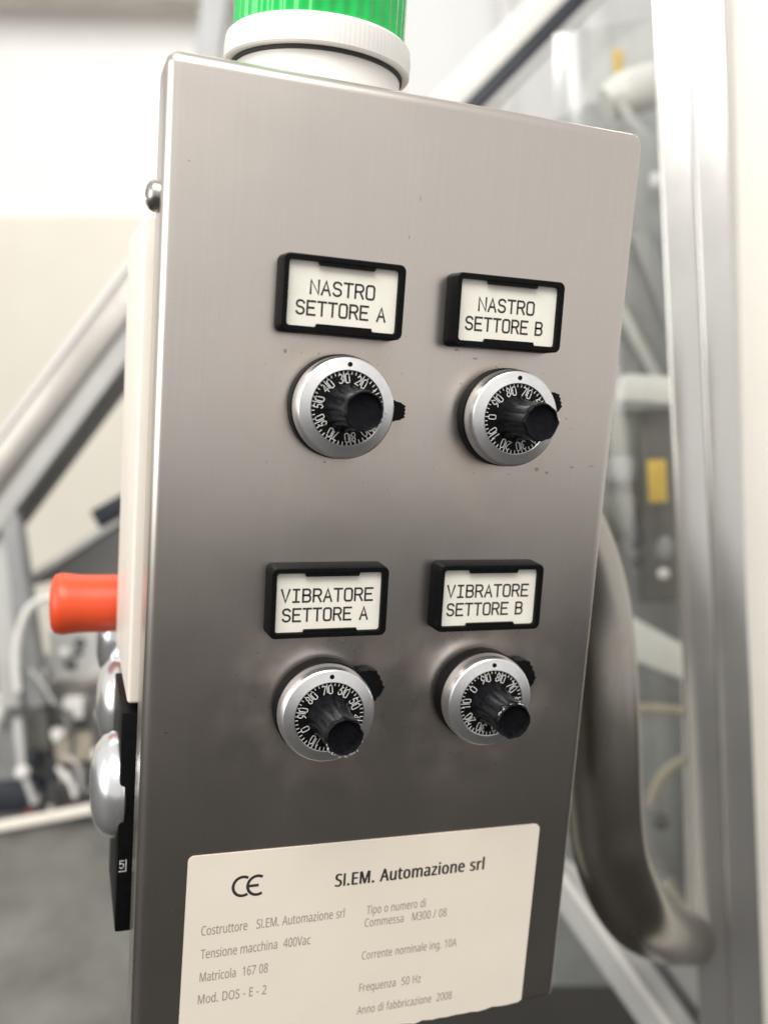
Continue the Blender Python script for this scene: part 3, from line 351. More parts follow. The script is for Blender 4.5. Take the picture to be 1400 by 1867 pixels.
  'm': (750, [[540,438],[603,429],[649,401],[676,352],[685,280],[685,0],[615,0],[615,277],[610,321],[594,353],[567,372],[528,379],[474,369],[438,342],[418,298],[411,237],[411,0],[342,0],[342,277],[339,308],[332,333],[320,353],[303,367],[281,376],[253,379],[215,374],[185,360],[164,338],[150,308],[141,269],[139,223],[139,0],[68,0],[68,430],[125,430],[136,371],[140,371],[155,392],[173,409],[194,422],[217,431],[241,436],[266,438],[312,433],[349,420],[378,398],[398,366],[402,366],[427,398],[461,420],[499,433]], [[41,43,42],[50,1,0],[40,43,41],[40,44,43],[49,1,50],[39,44,40],[32,34,33],[32,35,34],[49,2,1],[38,44,39],[38,45,44],[48,2,49],[37,45,38],[48,10,2],[10,3,2],[37,46,45],[47,11,48],[11,10,48],[36,24,37],[24,46,37],[36,25,24],[23,46,24],[47,12,11],[22,46,23],[36,26,25],[9,3,10],[32,36,35],[32,28,36],[28,27,36],[27,26,36],[47,13,12],[21,46,22],[21,47,46],[21,13,47],[20,13,21],[8,3,9],[8,4,3],[20,14,13],[19,14,20],[7,4,8],[32,29,28],[18,14,19],[18,15,14],[7,5,4],[17,15,18],[6,5,7],[32,30,29],[17,16,15],[32,31,30]]),
  'n': (495, [[275,438],[343,429],[391,401],[421,352],[431,280],[431,0],[361,0],[361,275],[355,321],[338,353],[308,372],[265,379],[204,368],[166,338],[146,289],[139,223],[139,0],[68,0],[68,430],[125,430],[136,371],[140,371],[156,392],[175,409],[198,422],[222,431],[248,436]], [[26,1,0],[25,1,26],[24,1,25],[17,19,18],[17,20,19],[24,2,1],[23,2,24],[22,2,23],[22,11,2],[11,10,2],[10,3,2],[21,11,22],[21,12,11],[9,3,10],[17,21,20],[17,14,21],[14,13,21],[13,12,21],[8,3,9],[8,4,3],[7,4,8],[17,15,14],[7,5,4],[6,5,7],[17,16,15]]),
  'o': (485, [[442,216],[438,165],[428,121],[411,82],[388,51],[359,25],[324,7],[285,-4],[241,-8],[200,-4],[163,7],[129,25],[100,51],[77,82],[59,121],[48,165],[44,216],[50,282],[68,336],[97,380],[137,412],[186,431],[244,438],[299,431],[347,412],[387,380],[417,336],[436,282],[117,216],[120,169],[130,128],[147,95],[172,71],[203,56],[243,51],[282,56],[314,71],[339,95],[356,128],[366,169],[369,216],[365,263],[355,303],[338,335],[314,359],[282,374],[242,379],[185,368],[147,335],[124,284]], [[21,23,22],[20,23,21],[20,24,23],[19,24,20],[19,25,24],[18,47,19],[47,46,19],[46,25,19],[46,45,25],[45,26,25],[44,26,45],[18,48,47],[43,26,44],[17,48,18],[43,27,26],[17,49,48],[42,27,43],[41,27,42],[17,28,49],[16,28,17],[41,0,27],[40,0,41],[15,28,16],[15,29,28],[39,0,40],[39,1,0],[15,30,29],[38,1,39],[14,30,15],[38,2,1],[14,31,30],[37,2,38],[13,31,14],[37,3,2],[13,32,31],[36,3,37],[12,32,13],[36,4,3],[12,33,32],[35,4,36],[12,34,33],[34,4,35],[11,34,12],[11,4,34],[11,5,4],[10,5,11],[10,6,5],[9,6,10],[9,7,6],[8,7,9]]),
  'p': (493, [[273,438],[344,424],[401,383],[437,313],[449,216],[444,148],[427,93],[401,49],[365,17],[322,-2],[272,-8],[241,-6],[213,1],[190,11],[170,24],[153,38],[139,55],[134,55],[136,39],[137,20],[138,1],[139,-16],[139,-192],[68,-192],[68,430],[126,430],[136,371],[139,371],[153,389],[170,405],[189,419],[213,429],[240,436],[260,379],[221,374],[190,362],[167,342],[152,313],[142,275],[139,229],[139,216],[142,167],[150,126],[165,93],[188,70],[220,55],[261,51],[297,56],[326,72],[348,98],[364,131],[373,171],[376,217],[369,283],[348,334],[311,367]], [[32,1,0],[31,1,32],[23,25,24],[23,26,25],[30,1,31],[30,2,1],[29,2,30],[28,2,29],[27,33,28],[33,2,28],[33,55,2],[55,3,2],[27,34,33],[27,35,34],[23,27,26],[23,38,27],[38,37,27],[37,36,27],[36,35,27],[54,3,55],[53,3,54],[53,4,3],[52,4,53],[23,39,38],[23,40,39],[51,4,52],[23,41,40],[51,5,4],[50,5,51],[23,42,41],[50,6,5],[49,6,50],[23,17,42],[17,43,42],[48,6,49],[17,44,43],[48,7,6],[47,7,48],[17,45,44],[46,7,47],[17,16,45],[16,46,45],[23,18,17],[15,46,16],[15,7,46],[15,8,7],[23,19,18],[14,8,15],[13,8,14],[23,20,19],[13,9,8],[12,9,13],[11,9,12],[23,21,20],[11,10,9],[23,22,21]]),
  'q': (493, [[354,-9],[355,7],[355,25],[356,43],[358,58],[354,58],[332,32],[303,11],[266,-3],[219,-8],[148,6],[93,48],[56,117],[44,214],[50,282],[67,338],[93,381],[129,413],[172,432],[221,438],[267,433],[304,419],[333,397],[355,371],[358,371],[369,430],[425,430],[425,-192],[354,-192],[233,51],[272,55],[304,67],[327,87],[342,116],[352,153],[355,199],[355,213],[348,285],[328,337],[290,369],[231,379],[181,368],[145,334],[124,281],[117,213],[124,145],[146,93],[182,61]], [[18,20,19],[18,21,20],[17,21,18],[24,26,25],[24,27,26],[17,22,21],[16,22,17],[16,40,22],[40,23,22],[15,41,16],[41,40,16],[39,23,40],[39,24,23],[39,38,24],[38,37,24],[37,27,24],[15,42,41],[14,42,15],[14,43,42],[36,27,37],[13,43,14],[13,44,43],[12,44,13],[35,27,36],[12,45,44],[34,27,35],[33,4,34],[4,27,34],[12,46,45],[11,46,12],[32,4,33],[11,47,46],[31,4,32],[30,5,31],[5,4,31],[11,29,47],[30,6,5],[3,27,4],[29,6,30],[11,6,29],[10,6,11],[2,27,3],[10,7,6],[1,27,2],[10,8,7],[0,27,1],[9,8,10],[28,27,0]]),
  'r': (331, [[269,438],[281,438],[295,437],[308,435],[319,433],[310,368],[299,370],[287,372],[275,373],[264,374],[240,371],[217,363],[195,351],[176,334],[161,313],[149,289],[141,261],[139,229],[139,0],[68,0],[68,430],[126,430],[134,351],[137,351],[152,374],[170,395],[191,413],[214,426],[240,435]], [[28,1,0],[28,2,1],[28,3,2],[28,4,3],[27,4,28],[27,5,4],[19,21,20],[19,22,21],[26,5,27],[25,6,26],[6,5,26],[24,9,25],[9,8,25],[8,7,25],[7,6,25],[23,10,24],[10,9,24],[23,11,10],[23,12,11],[19,23,22],[19,15,23],[15,14,23],[14,13,23],[13,12,23],[19,16,15],[19,17,16],[19,18,17]]),
  's': (384, [[348,119],[343,80],[327,49],[302,24],[268,6],[226,-4],[176,-8],[135,-6],[99,-1],[68,8],[42,19],[42,83],[70,71],[104,60],[141,52],[178,49],[224,53],[256,66],[274,86],[280,112],[278,128],[271,141],[259,154],[239,167],[212,180],[174,196],[135,212],[103,228],[76,245],[57,266],[45,292],[41,324],[52,372],[85,408],[137,430],[202,438],[240,436],[275,430],[308,421],[339,409],[315,353],[287,363],[258,372],[228,378],[197,380],[159,377],[131,366],[114,350],[108,328],[111,312],[119,298],[133,286],[154,274],[182,261],[219,246],[257,231],[289,215],[314,197],[333,176],[344,150]], [[34,36,35],[34,37,36],[33,37,34],[33,38,37],[33,39,38],[33,42,39],[42,41,39],[41,40,39],[32,44,33],[44,43,33],[43,42,33],[32,45,44],[32,46,45],[31,46,32],[31,47,46],[31,48,47],[31,49,48],[30,49,31],[30,50,49],[30,51,50],[29,51,30],[29,52,51],[29,53,52],[28,53,29],[28,54,53],[28,55,54],[27,55,28],[27,56,55],[26,56,27],[26,57,56],[25,57,26],[25,58,57],[24,58,25],[23,58,24],[23,59,58],[22,59,23],[21,59,22],[21,0,59],[20,0,21],[19,0,20],[19,1,0],[18,1,19],[17,1,18],[10,12,11],[17,2,1],[10,13,12],[16,2,17],[10,14,13],[15,2,16],[10,15,14],[10,2,15],[10,3,2],[10,4,3],[9,4,10],[8,4,9],[8,5,4],[7,5,8],[7,6,5]]),
  't': (289, [[212,50],[228,50],[245,53],[260,55],[272,59],[272,5],[258,0],[240,-4],[219,-7],[200,-8],[167,-5],[138,4],[112,20],[91,44],[78,79],[74,125],[74,375],[13,375],[13,409],[75,437],[103,528],[144,528],[144,430],[269,430],[269,375],[144,375],[144,127],[149,93],[163,69],[185,54]], [[19,21,20],[19,22,21],[18,22,19],[18,23,22],[18,24,23],[17,24,18],[16,24,17],[15,25,16],[25,24,16],[15,26,25],[15,27,26],[14,27,15],[14,28,27],[13,28,14],[13,29,28],[3,5,4],[2,5,3],[13,0,29],[1,5,2],[0,5,1],[13,5,0],[12,5,13],[11,5,12],[11,6,5],[10,6,11],[10,7,6],[10,8,7],[9,8,10]]),
  'u': (495, [[427,430],[427,0],[370,0],[359,57],[356,57],[340,36],[321,20],[298,8],[273,-1],[247,-6],[220,-8],[173,-4],[134,8],[103,29],[81,59],[68,99],[63,148],[63,430],[135,430],[135,153],[141,108],[158,76],[188,57],[230,51],[273,55],[306,69],[330,91],[345,121],[354,160],[357,206],[357,430]], [[16,18,17],[16,19,18],[29,0,30],[29,1,0],[28,1,29],[27,1,28],[16,20,19],[15,20,16],[26,1,27],[15,21,20],[14,21,15],[25,3,26],[3,1,26],[14,22,21],[24,4,25],[4,3,25],[13,22,14],[13,23,22],[24,5,4],[2,1,3],[23,5,24],[13,5,23],[13,6,5],[12,6,13],[12,7,6],[11,7,12],[11,8,7],[11,9,8],[10,9,11]]),
  'z': (377, [[346,0],[31,0],[31,47],[262,375],[45,375],[45,430],[340,430],[340,377],[112,55],[346,55]], [[4,6,5],[4,7,6],[4,3,7],[3,8,7],[2,8,3],[2,9,8],[2,0,9],[1,0,2]]),
 },
}
def font_mesh(name, text, size, width, mat, face='regular'):   # sans-serif outlines above, fitted to width (mm)
    vs, fs = [], []; bold = face == 'bold'
    for layer, (ox, oz) in enumerate(((0, 0), (16, 7), (32, 0), (48, -7), (62, 0)) if bold else ((0, 0), (9, 0))):
        x = ox
        for ch in text:
            a, gv, gf = GLYPHS['regular'][ch]; b = len(vs)
            vs += [(x + u, -.012 * layer, v + oz) for u, v in gv]; fs += [tuple(b + k for k in f) for f in gf]; x += a + (34 if bold else 4)
    x0, x1 = min(v[0] for v in vs), max(v[0] for v in vs)
    return mesh_from(name, [((v[0] - x0) / (x1 - x0) * width, v[1], v[2] * size / 1000 * 1.246) for v in vs], fs, mat, 0)
def rot2(pts, c, deg):
    a = math.radians(deg); ca, sa = math.cos(a), math.sin(a)
    return [(c[0] + (x - c[0]) * ca - (z - c[1]) * sa, c[1] + (x - c[0]) * sa + (z - c[1]) * ca) for x, z in pts]

# ================================================================== the setting
fl = mesh_from('floor', [(-9000, -11000, 0), (9000, -11000, 0), (7000, 6000, 0), (-6000, 6000, 0)], [(0, 1, 2, 3)], 'floor', 0)
struct(link('floor', fl, None, (0, 0, -HZ)))
def wall(name, pts, mat, depth=120): return struct(put(slab(name, pts, depth, mat)))
wall('wall', [(-2949.5, 4532.8, 4743.2), (3927.4, 2160.6, 5265), (4028.3, 1433.6, 630.8), (-2848.6, 3805.8, 108.9)], 'wall_hi')
wall('wall_lower', [(-2819.9, 3764.1, 113.5), (3985.9, 1419.7, 652), (4036.4, 1056.2, -1665.1), (-2769.9, 3404, -2181.5)], 'wall_lo')

wall('wall_panel', [(907, 2697.4, 2223.4), (1432.5, 2516.1, 2263.2), (1473.2, 2223, 394.9), (947.6, 2404.3, 355.1)], 'panel_wall', 30)
wall('wall_panel', [(1438.9, 2513.9, 2263.7), (2125.2, 2277.1, 2315.8), (2165.9, 1984, 447.5), (1479.5, 2220.8, 395.4)], 'panel_wall', 30)
# ================================================================== the control box
box = thing('control_box', 'brushed stainless control box with four dials, four name labels and a green beacon on top', 'control box', (100, 65, -403))
bm = box_bm(-100, 102.6, 0, 29, -3, 406.6, 0)
ed = [e for e in bm.edges]
bmesh.ops.bevel(bm, geom=ed, offset=.0052, segments=6, profile=.5, affect='EDGES')
house = link('front_cover', bm_mesh('front_cover', bm, 'steel', 30), box, (100, 0, -403))
link('rear_body', bm_mesh('rear_body', box_bm(14, 190, 29.5, 150, -396, -8, 3, 2), 'steel_plain'), box, (0, 0, 0))

# label holders ----------------------------------------------------
IW, IH = 44.08, 24.55
def make_frame():
    o_, i_ = rrect(-2.4, IW + 2.9, -IH - 2.3, 2.3, 2.6), rrect(0, IW, -IH, 0, 1.2)
    n = len(o_); vs, fs = [], []
    def ring(pts, y, s=0): 
        b = len(vs); vs.extend((x, y, z) for x, z in pts); return b
    ob = rrect(-2.7, IW + 3.2, -IH - 2.6, 2.6, 2.8)
    of = rrect(-2.0, IW + 2.5, -IH - 1.9, 1.9, 2.3)
    A = ring(ob, 0); B = ring(o_, -9.3); C_ = ring(of, -10); D = ring(rrect(-.25, IW + .25, -IH - .25, .25, 1.4), -10); E_ = ring(i_, -9.6); F = ring(i_, -7.6)
    for a, b in ((A, B), (B, C_), (C_, D), (D, E_), (E_, F)):
        for k in range(n): k2 = (k + 1) % n; fs.append((a + k, a + k2, b + k2, b + k))
    # retaining tabs on the long sides
    for (za, zb, zi) in ((.3, -1.35, -1), (-IH - .3, -IH + 1.25, 1)):
        b = len(vs); x0, x1 = IW * .27, IW * .77
        for y in (-8.4, -9.75):
            vs.extend([(x0 - .6, y, za), (x1 + .6, y, za), (x1, y, zb), (x0, y, zb)])
        fs += [(b, b + 1, b + 2, b + 3), (b + 4, b + 5, b + 6, b + 7), (b + 2, b + 3, b + 7, b + 6), (b, b + 3, b + 7, b + 4), (b + 1, b + 2, b + 6, b + 5)]
    return mesh_from('label_holder', vs, fs, 'black', 35)
frame_me = make_frame()
insert_me = plate('label_insert', rrect(-.3, IW + .3, -IH - .3, .3, 1.3), -8.05, -7.0, 'insert')
HOLD = [((46.80, -67.06), 0.0, 'NASTRO', (9.1, 34.7), 'SETTORE A', (3.9, 39.7), 'black framed white name label reading NASTRO SETTORE A'),
        ((117.81, -66.98), .7, 'NASTRO', (8.8, 33.8), 'SETTORE B', (3.5, 38.4), 'black framed white name label reading NASTRO SETTORE B'),
        ((48.88, -188.73), .9, 'VIBRATORE', (2.5, 40.6), 'SETTORE A', (3.2, 38.8), 'black framed white name label reading VIBRATORE SETTORE A'),
        ((120.85, -187.39), .7, 'VIBRATORE', (2.5, 40.6), 'SETTORE B', (2.8, 38.4), 'black framed white name label reading VIBRATORE SETTORE B')]
for (x, z), deg, l1, e1, l2, e2, lab in HOLD:
    h = link('label_holder', frame_me, box, (x, 0, z)); h.rotation_euler = (0, -math.radians(deg), 0); h['label'] = lab
    link('label_insert', insert_me, h, (x, 0, z))
    st = strokes_of(l1, *e1, -6.9, 5.1) + strokes_of(l2, *e2, -14.9, 5.1)
    link('lettering', stroke_mesh('lettering', st, .78, 'ink'), h, (x, -8.07, z))

# dials ------------------------------------------------------------
ring_me = lathe('dial', [(14.6, -13.2), (14.6, -14.2), (14.85, -14.35), (19.1, -13.25), (19.6, -12.8), (20.2, -11.2), (20.3, -10.6), (20.3, -6.2), (20.0, -5.9), (18, -5.9)], 'alu', 'Y', 96, 25)
base_me = lathe('base_ring', [(15, -6.3), (20.0, -6.3), (20.8, -5.6), (20.8, -.4), (20.2, 0), (15, 0)], 'black', 'Y', 72, 30)
disc_me = lathe('scale_disc', [(14.9, -13.0), (14.9, -13.55), (14.5, -13.6), (9.0, -13.62), (7, -13.7)], 'disc', 'Y', 96, 30)
dot_me = lathe('index_dot', [(.95, -13.4), (.95, -14.12)], 'disc', 'Y', 16)
def flute(t, i): return (.0, .0, .02, .045, .05, .045, .03, .02)[i] * (abs(math.cos(t * 4)) * 2 - 1.3) if i < 8 else 0
def knob_mesh(seed):
    rnd = random.Random(seed); ph = [rnd.uniform(0, 6.28) for _ in range(5)]
    def rib(t, i):
        w = sum(.010 * math.sin((k + 2) * 2 * t + ph[k]) for k in range(5)) if i in (6, 7, 8) else 0
        return flute(t, i) + w
    return lathe('knob', [(9.3, -13.5), (9.1, -14.8), (8.4, -16), (7.9, -19), (7.5, -25), (7.5, -31), (7.65, -34.4), (7.5, -35.7), (7.1, -36.2), (6.6, -36), (6.3, -34.7), (3, -34.3), (.4, -34.2)], 'knob', 'Y', 96, 38, rib)
def burr_mesh(seed, n, a0, a1):
    rnd = random.Random(seed); vs, fs = [], []
    for _ in range(n):
        t = math.radians(rnd.uniform(a0, a1)); r = rnd.uniform(7.2, 8.0); y = -35.9 + rnd.uniform(-.1, 1.0); s = rnd.uniform(.25, .9); b = len(vs)
        c = Vector((r * math.cos(t), y, r * math.sin(t))); tg = Vector((-math.sin(t), 0, math.cos(t)))
        o2 = Vector((math.cos(t), 0, math.sin(t)))
        for q in (c - tg * s * rnd.uniform(.8, 1.6), c + tg * s * rnd.uniform(.8, 1.6), c + o2 * s * .8 + Vector((0, -s * .3, 0)), c + Vector((0, -s * .6, 0))): vs.append(tuple(q))
        fs += [(b, b + 1, b + 2), (b, b + 1, b + 3), (b + 1, b + 2, b + 3), (b, b + 2, b + 3)]
    return mesh_from('rim_burr', vs, fs, 'chip', 0)
def scale_mesh(ref, ang):                       # numbers rise counter-clockwise, ref stands at ang (deg, ccw from up)
    st = []; wide = []
    for k in range(50):
        val = k * 2; a = math.radians(90 + ang + (val - ref) * 3.6); big = val % 10 == 0
        c, s = math.cos(a), math.sin(a); r0, r1 = (10.4, 14.35) if big else (13.3, 14.35)
        if val != 0 or True: st.append([(c * r0, s * r0), (c * r1, s * r1)])
        if big:
            txt = [str(val // 10), '0'] if val else ['0']
            for j, ch in enumerate(txt):
                ox = (-.62 - 1.5 if j == 0 else .62) if val else -.85
                r_lo = 9.75 if val else 9.4
                for g in G[ch]:
                    pts = []
                    for q in g:
                        lx = ox + q[0] * (1.5 if val else 1.7); lz = r_lo + q[1] * (3.5 if val else 3.2)
                        pts.append((lx * s + lz * c, -lx * c + lz * s))
                    st.append(pts)
            if not val: st[-len(G['0']) - 1] = [(c * 12.9, s * 12.9), (c * 14.35, s * 14.35)]
    return stroke_mesh('scale_marking', st, .36, 'ink_white', -13.68)
def lever_mesh(a0, a1, r1):
    vs, fs = [], []; n = 14; r0 = 19.5
    for k in range(n + 1):
        t = math.radians(a0 + (a1 - a0) * k / n); e = min(1, 4 * k / n, 4 * (n - k) / n); ro = r0 + (r1 - r0) * (.35 + .65 * e) - (.55 if k % 2 else 0)
        for r, y in ((r0, -1.6), (ro, -1.6), (ro, -6.6), (r0, -6.6)): vs.append((r * math.cos(t), y, r * math.sin(t)))
    for k in range(n):
        for j in range(4): fs.append((4 * k + j, 4 * k + (j + 1) % 4, 4 * k + 4 + (j + 1) % 4, 4 * k + 4 + j))
    fs += [(0, 1, 2, 3), tuple(4 * n + j for j in range(4))]
    return mesh_from('lock_lever', vs, fs, 'black', 30)
DCFG = [(30, 10, 5, (-12, 11, 27.0), (300, 360), 16, 'dial under the NASTRO SETTORE A label, scale near 27'),
        (80, 17, 4, (6, 34, 26.0), (0, 60), 5, 'dial under the NASTRO SETTORE B label, scale near 75'),
        (70, 8, 9, (8, 48, 27.2), (200, 360), 34, 'dial under the VIBRATORE SETTORE A label with chipped knob rim'),
        (80, -18, 7, (6, 48, 26.4), (60, 170), 14, 'dial under the VIBRATORE SETTORE B label, scale near 85')]
for (x, z), (ref, ang, seed, lv, ba, bn, lab) in zip(DIALS, DCFG):
    d = link('dial', ring_me, box, (x, 0, z)); d['label'] = 'silver rimmed black ' + lab
    link('base_ring', base_me, d, (x, 0, z)); link('scale_disc', disc_me, d, (x, 0, z))
    link('scale_marking', scale_mesh(ref, ang), d, (x, 0, z)); link('index_dot', dot_me, d, (x, 0, z + 16.95))
    link('knob', knob_mesh(seed), d, (x, 0, z)); link('rim_burr', burr_mesh(seed, bn, *ba), d, (x, 0, z))
    link('lock_lever', lever_mesh(*lv), d, (x, 0, z))

# rating plate -----------------------------------------------------
rnd = random.Random(12)
npts = rrect(20.3, 184.2, -404, -310.4, 2.6)
top = [q for q in npts if q[1] > -380]
low = []
xx = 19.3
while xx < 183.5:
    low.append((xx, -403.1 - rnd.uniform(0, 1.5) - (1.1 if 120 < xx < 165 else 0))); xx += rnd.uniform(2.0, 5.5)
out = [(183.6, -402.3)] + [(x, z - (x - 20) / 164 * 1.2) for x, z in top] + low
pl = link('rating_plate', plate('rating_plate', [(x, z) for x, z in out], -.35, -.05, 'sticker'), box, (0, 0, 0))
pl['label'] = 'cream rating sticker printed SI.EM. Automazione srl with CE mark, ragged lower edge'
def line(text, x0, x1, zb, size, mat='ink_soft', face='regular'):
    link('lettering', font_mesh('lettering', text, size, x1 - x0, mat, face), pl, (x0, -.40, zb))
line('SI.EM. Automazione srl', 84.6, 156.8, -331.4, 8.2, 'ink', 'bold')
line('Costruttore   SI.EM. Automazione srl', 27.1, 90.0, -346.6, 6.0)
line('Tensione macchina  400Vac', 27.3, 75.1, -357.3, 6.0)
line('Matricola  167 08', 27.4, 56.7, -367.9, 6.0)
line('Mod. DOS - E - 2', 27.1, 56.6, -378.2, 6.0)
line('Tipo o numero di', 100.4, 128.8, -346.6, 5.6)
line('Commessa   M300 / 08', 99.9, 139.7, -352.7, 5.6)
line('Corrente nominale ing. 10A', 99.7, 146.2, -368.6, 5.6)
line('Frequenza  50 Hz', 99.6, 129.5, -384.4, 5.6)
line('Anno di fabbricazione  2008', 99.3, 146.1, -395.6, 5.6)
ce = [arc(43.7, -326.2, 4.1, 4.3, 65, 295, 16), arc(49.9, -326.4, 4.1, 4.3, 65, 295, 16), [(46.2, -326.4), (50.0, -326.4)]]
link('ce_mark', stroke_mesh('ce_mark', ce, 1.25, 'ink', 0), pl, (0, -.40, 0))

# beacon -----------------------------------------------------------
bx, by = 69, 55
bc = link('beacon', lathe('beacon', [(37, -3), (36.6, -2), (36.2, 15.2), (35.2, 16)], 'white_pl', 'Z', 96, 30), box, (bx, by, 3.9)); bc['label'] = 'white beacon with ribbed collar and green lens'
link('shadow_gap', lathe('shadow_gap', [(35.6, 18.2), (37.2, 18.4), (37.2, 19.95), (35.6, 20.2)], 'gap_shade', 'Z', 96), bc, (bx, by, 0))  # solid dark ring stands in for shade between base and collar
def crib(t, i): return .0009 * math.cos(t * 120) if 1 <= i <= 4 else 0
link('collar', lathe('collar', [(37, 19.9), (39.6, 19.9), (40.2, 20.6), (40.4, 26), (39.8, 30.6), (38.4, 32.0), (36, 32.2)], 'white_pl', 'Z', 720, 25, crib), bc, (bx, by, 0))
def lrib(t, i): return .012 * math.cos(t * 40)
link('lens', lathe('lens', [(36.6, 31.5), (36.5, 60), (36.2, 95), (33, 104), (20, 110), (3, 112)], 'green', 'Z', 320, 40, lrib), bc, (bx, by, 0))

# left side fittings -----------------------------------------------
sd = link('side_door', bm_mesh('side_door', box_bm(-3.4, 13.8, 37, 128, -257, -50, 1.6, 3), 'cream_door'), box, (0, 0, 0)); sd['label'] = 'cream painted door strip on the left side of the box'
s = link('screw', lathe('screw', [(6, 0.5), (6, -1.6), (5.2, -3.2), (3.6, -4.3), (2.4, -4.6), (2.2, -3.2), (.4, -3.2)], 'screw', 'X', 40, 30), box, (0, 15, -46.8)); s['label'] = 'round head steel screw on the left edge'
es = link('emergency_button', lathe('emergency_button', [(15.6, 6), (15.6, -3), (15.5, -14), (15.7, -22), (16.3, -27), (16.6, -30.5), (15.6, -34), (12.5, -36), (6, -36.8), (.5, -37)], 'red', 'X', 64, 50), box, (0, 150, -240.5)); es['label'] = 'red mushroom emergency stop button on the left side'
link('collar', lathe('collar', [(12, 14), (12, 0), (11, -1)], 'grey_dk', 'X', 40), es, (0, 150, -240.5))
silver = lathe('push_knob', [(20, 0), (23.5, -2), (24, -6), (22.5, -10), (18, -13.6), (10, -15.6), (.5, -16.2)], 'silver', 'X', 64, 40)
lp = link('legend_plate', bm_mesh('legend_plate', box_bm(-5.2, 13.8, 40, 96, -366, -262, .8, 2), 'black'), box, (0, 0, 0)); lp['label'] = 'black legend plate behind the silver knobs'
nn = [[(0, -.4), (2.9, -.4), (2.9, 5)]] + [[(.1 + q[0] * 1.9, 1.1 + q[1] * 3.6) for q in g] for g in G['5']]
link('lettering', stroke_mesh('lettering', nn, .5, 'chip', 0), lp, (-4.2, 39.9, -336))
for (y, z, xo) in ((62, -304.5, -1.0), (132, -290, 4.0), (165, -262, 3.5)):
    k = link('push_knob', silver, box, (xo, y, z)); k['label'] = 'domed silver knob on the left side'
    link('knob_base', lathe('knob_base', [(17, 12), (17, .5)], 'black', 'X', 40), k, (xo, y, z))

# support tube -----------------------------------------------------
t = tubeat('support_tube', [(234.1, 136.8, -164.8), (269.6, 146.8, -193), (294.6, 146.5, -243.2), (305, 137.4, -314.9), (311.5, 130.6, -380.9), (319.6, 128, -415.3), (347.5, 138.5, -457.5), (410.1, 188.3, -513.6), (502.1, 268.3, -583.7), (651.1, 383, -681.1)], 24.5, 'steel_plain', seg=40, res=8)
tag(t, 'bent stainless support tube curving down behind the right edge of the control box', 'tube')

# ================================================================== machinery on the left
cf = thing('sloping_rack', 'sloping steel frame rails with upright in front of the cream wall', 'frame', (-74.6, 987.7, -516))
put(beam('upper_rail', (-226.1, 1053.6, -435.7), (183.9, 1000.6, 188.2), 42, 40, 'steel_bg'), cf)
put(beam('top_highlight', (-230.6, 1056.2, -400.8), (178.1, 1003.3, 221.2), 7, 34, 'wall_hi', 1), cf)  # thin white strip stands in for the highlight along the upper rail
put(beam('lower_rail', (-197.7, 1050.8, -459), (215.4, 997.3, 169.6), 34, 36, 'grey_lt'), cf)
put(beam('under_shadow', (-163.1, 1061.3, -449.8), (241.8, 1008.5, 163.9), 22, 30, 'grey_dk'), cf)  # dark bar drawn for the shadow line below the rails
put(beam('upright', (-102, 1038.3, -328.8), (-57.7, 981.5, -603.3), 24, 30, 'grey'), cf)
put(beam('upright', (180.3, 1049.8, 185.8), (210.3, 756.2, -1711.1), 36, 36, 'grey'), cf)
put(beam('side_plate', (-118.5, 1054.1, -355.5), (-92.1, 1006.6, -610.8), 30, 20, 'grey_lt'), cf)
ic = thing('inclined_conveyor', 'dark inclined conveyor rising behind the red button', 'conveyor', (-68.4, 1121.8, -464.9))
put(slab('side_panel', [(-84.4, 1127.6, -463.6), (150.9, 1071.4, -278.7), (154.1, 1047.9, -428.8), (-44.8, 1115.5, -450.6)], 60, 'grey_dk'), ic)
put(beam('side_rail', (-111.5, 1126.7, -477), (149.7, 1064.1, -272.8), 11, 20, 'grey_lt'), ic)
put(beam('drive_block', (17.9, 1092.1, -349.7), (152.5, 1057.8, -258.4), 30, 50, 'navy', 4), ic)
tag(tubeat('cable', [(-21.5, 969.1, -442.1), (-49, 978.8, -442.6), (-70.4, 983.7, -461), (-82.6, 982.5, -498.3), (-84.6, 976.9, -540.2), (-80.9, 970.6, -574.1)], 5.5, 'white_pl'), 'white cable looping down left of the red button', 'cable')
fm = thing('feeder_machine', 'grey feeder machine with white fittings below the red button', 'machine', (-21.2, 1012.6, -796.5))
put(slab('back_plate', [(-44.5, 1068.2, -515.5), (166.8, 995.3, -499.5), (169.3, 977.4, -613.4), (-32.7, 1047.1, -628.7)], 20, 'grey_lt', 3), fm)
put(slab('rear_housing', [(-244.2, 1187.3, -589.1), (151.4, 1050.8, -559.1), (157.5, 1007.1, -838.2), (-238.2, 1143.5, -868.2)], 60, 'grey', 5), fm)
for c in ((0.9, 1046.8, -529.1), (-10.8, 1045.9, -562.5), (34.9, 1035.5, -523.3)): ball('bolt', c, 8, 'grey_dk', fm)
put(beam('cross_bar', (-170.8, 1078.3, -641.7), (142.5, 981.6, -541.3), 26, 26, 'steel_bg', 3), fm)
put(beam('cross_bar', (-25.8, 1040, -588.1), (143.3, 985.2, -551), 30, 20, 'grey_lt', 3), fm)
put(beam('post', (28, 1003.1, -598.8), (36.6, 972.7, -782.2), 26, 26, 'grey_dk', 3), fm)
put(beam('post', (-62, 1050.1, -628.3), (-54.4, 1037.6, -694.2), 38, 24, 'tray', 3), fm)
put(beam('post', (-85.3, 1027.3, -635.5), (-74.3, 1010.5, -722.1), 13, 13, 'grey_lt', 3), fm)
put(beam('valve_block', (-7.9, 1010.2, -601.3), (-7.2, 1005.2, -633.1), 30, 26, 'white_pl', 4), fm)
put(beam('valve_block', (-37.9, 1012.7, -656.2), (-18.1, 1005.6, -656.3), 14, 20, 'white_pl', 4), fm)
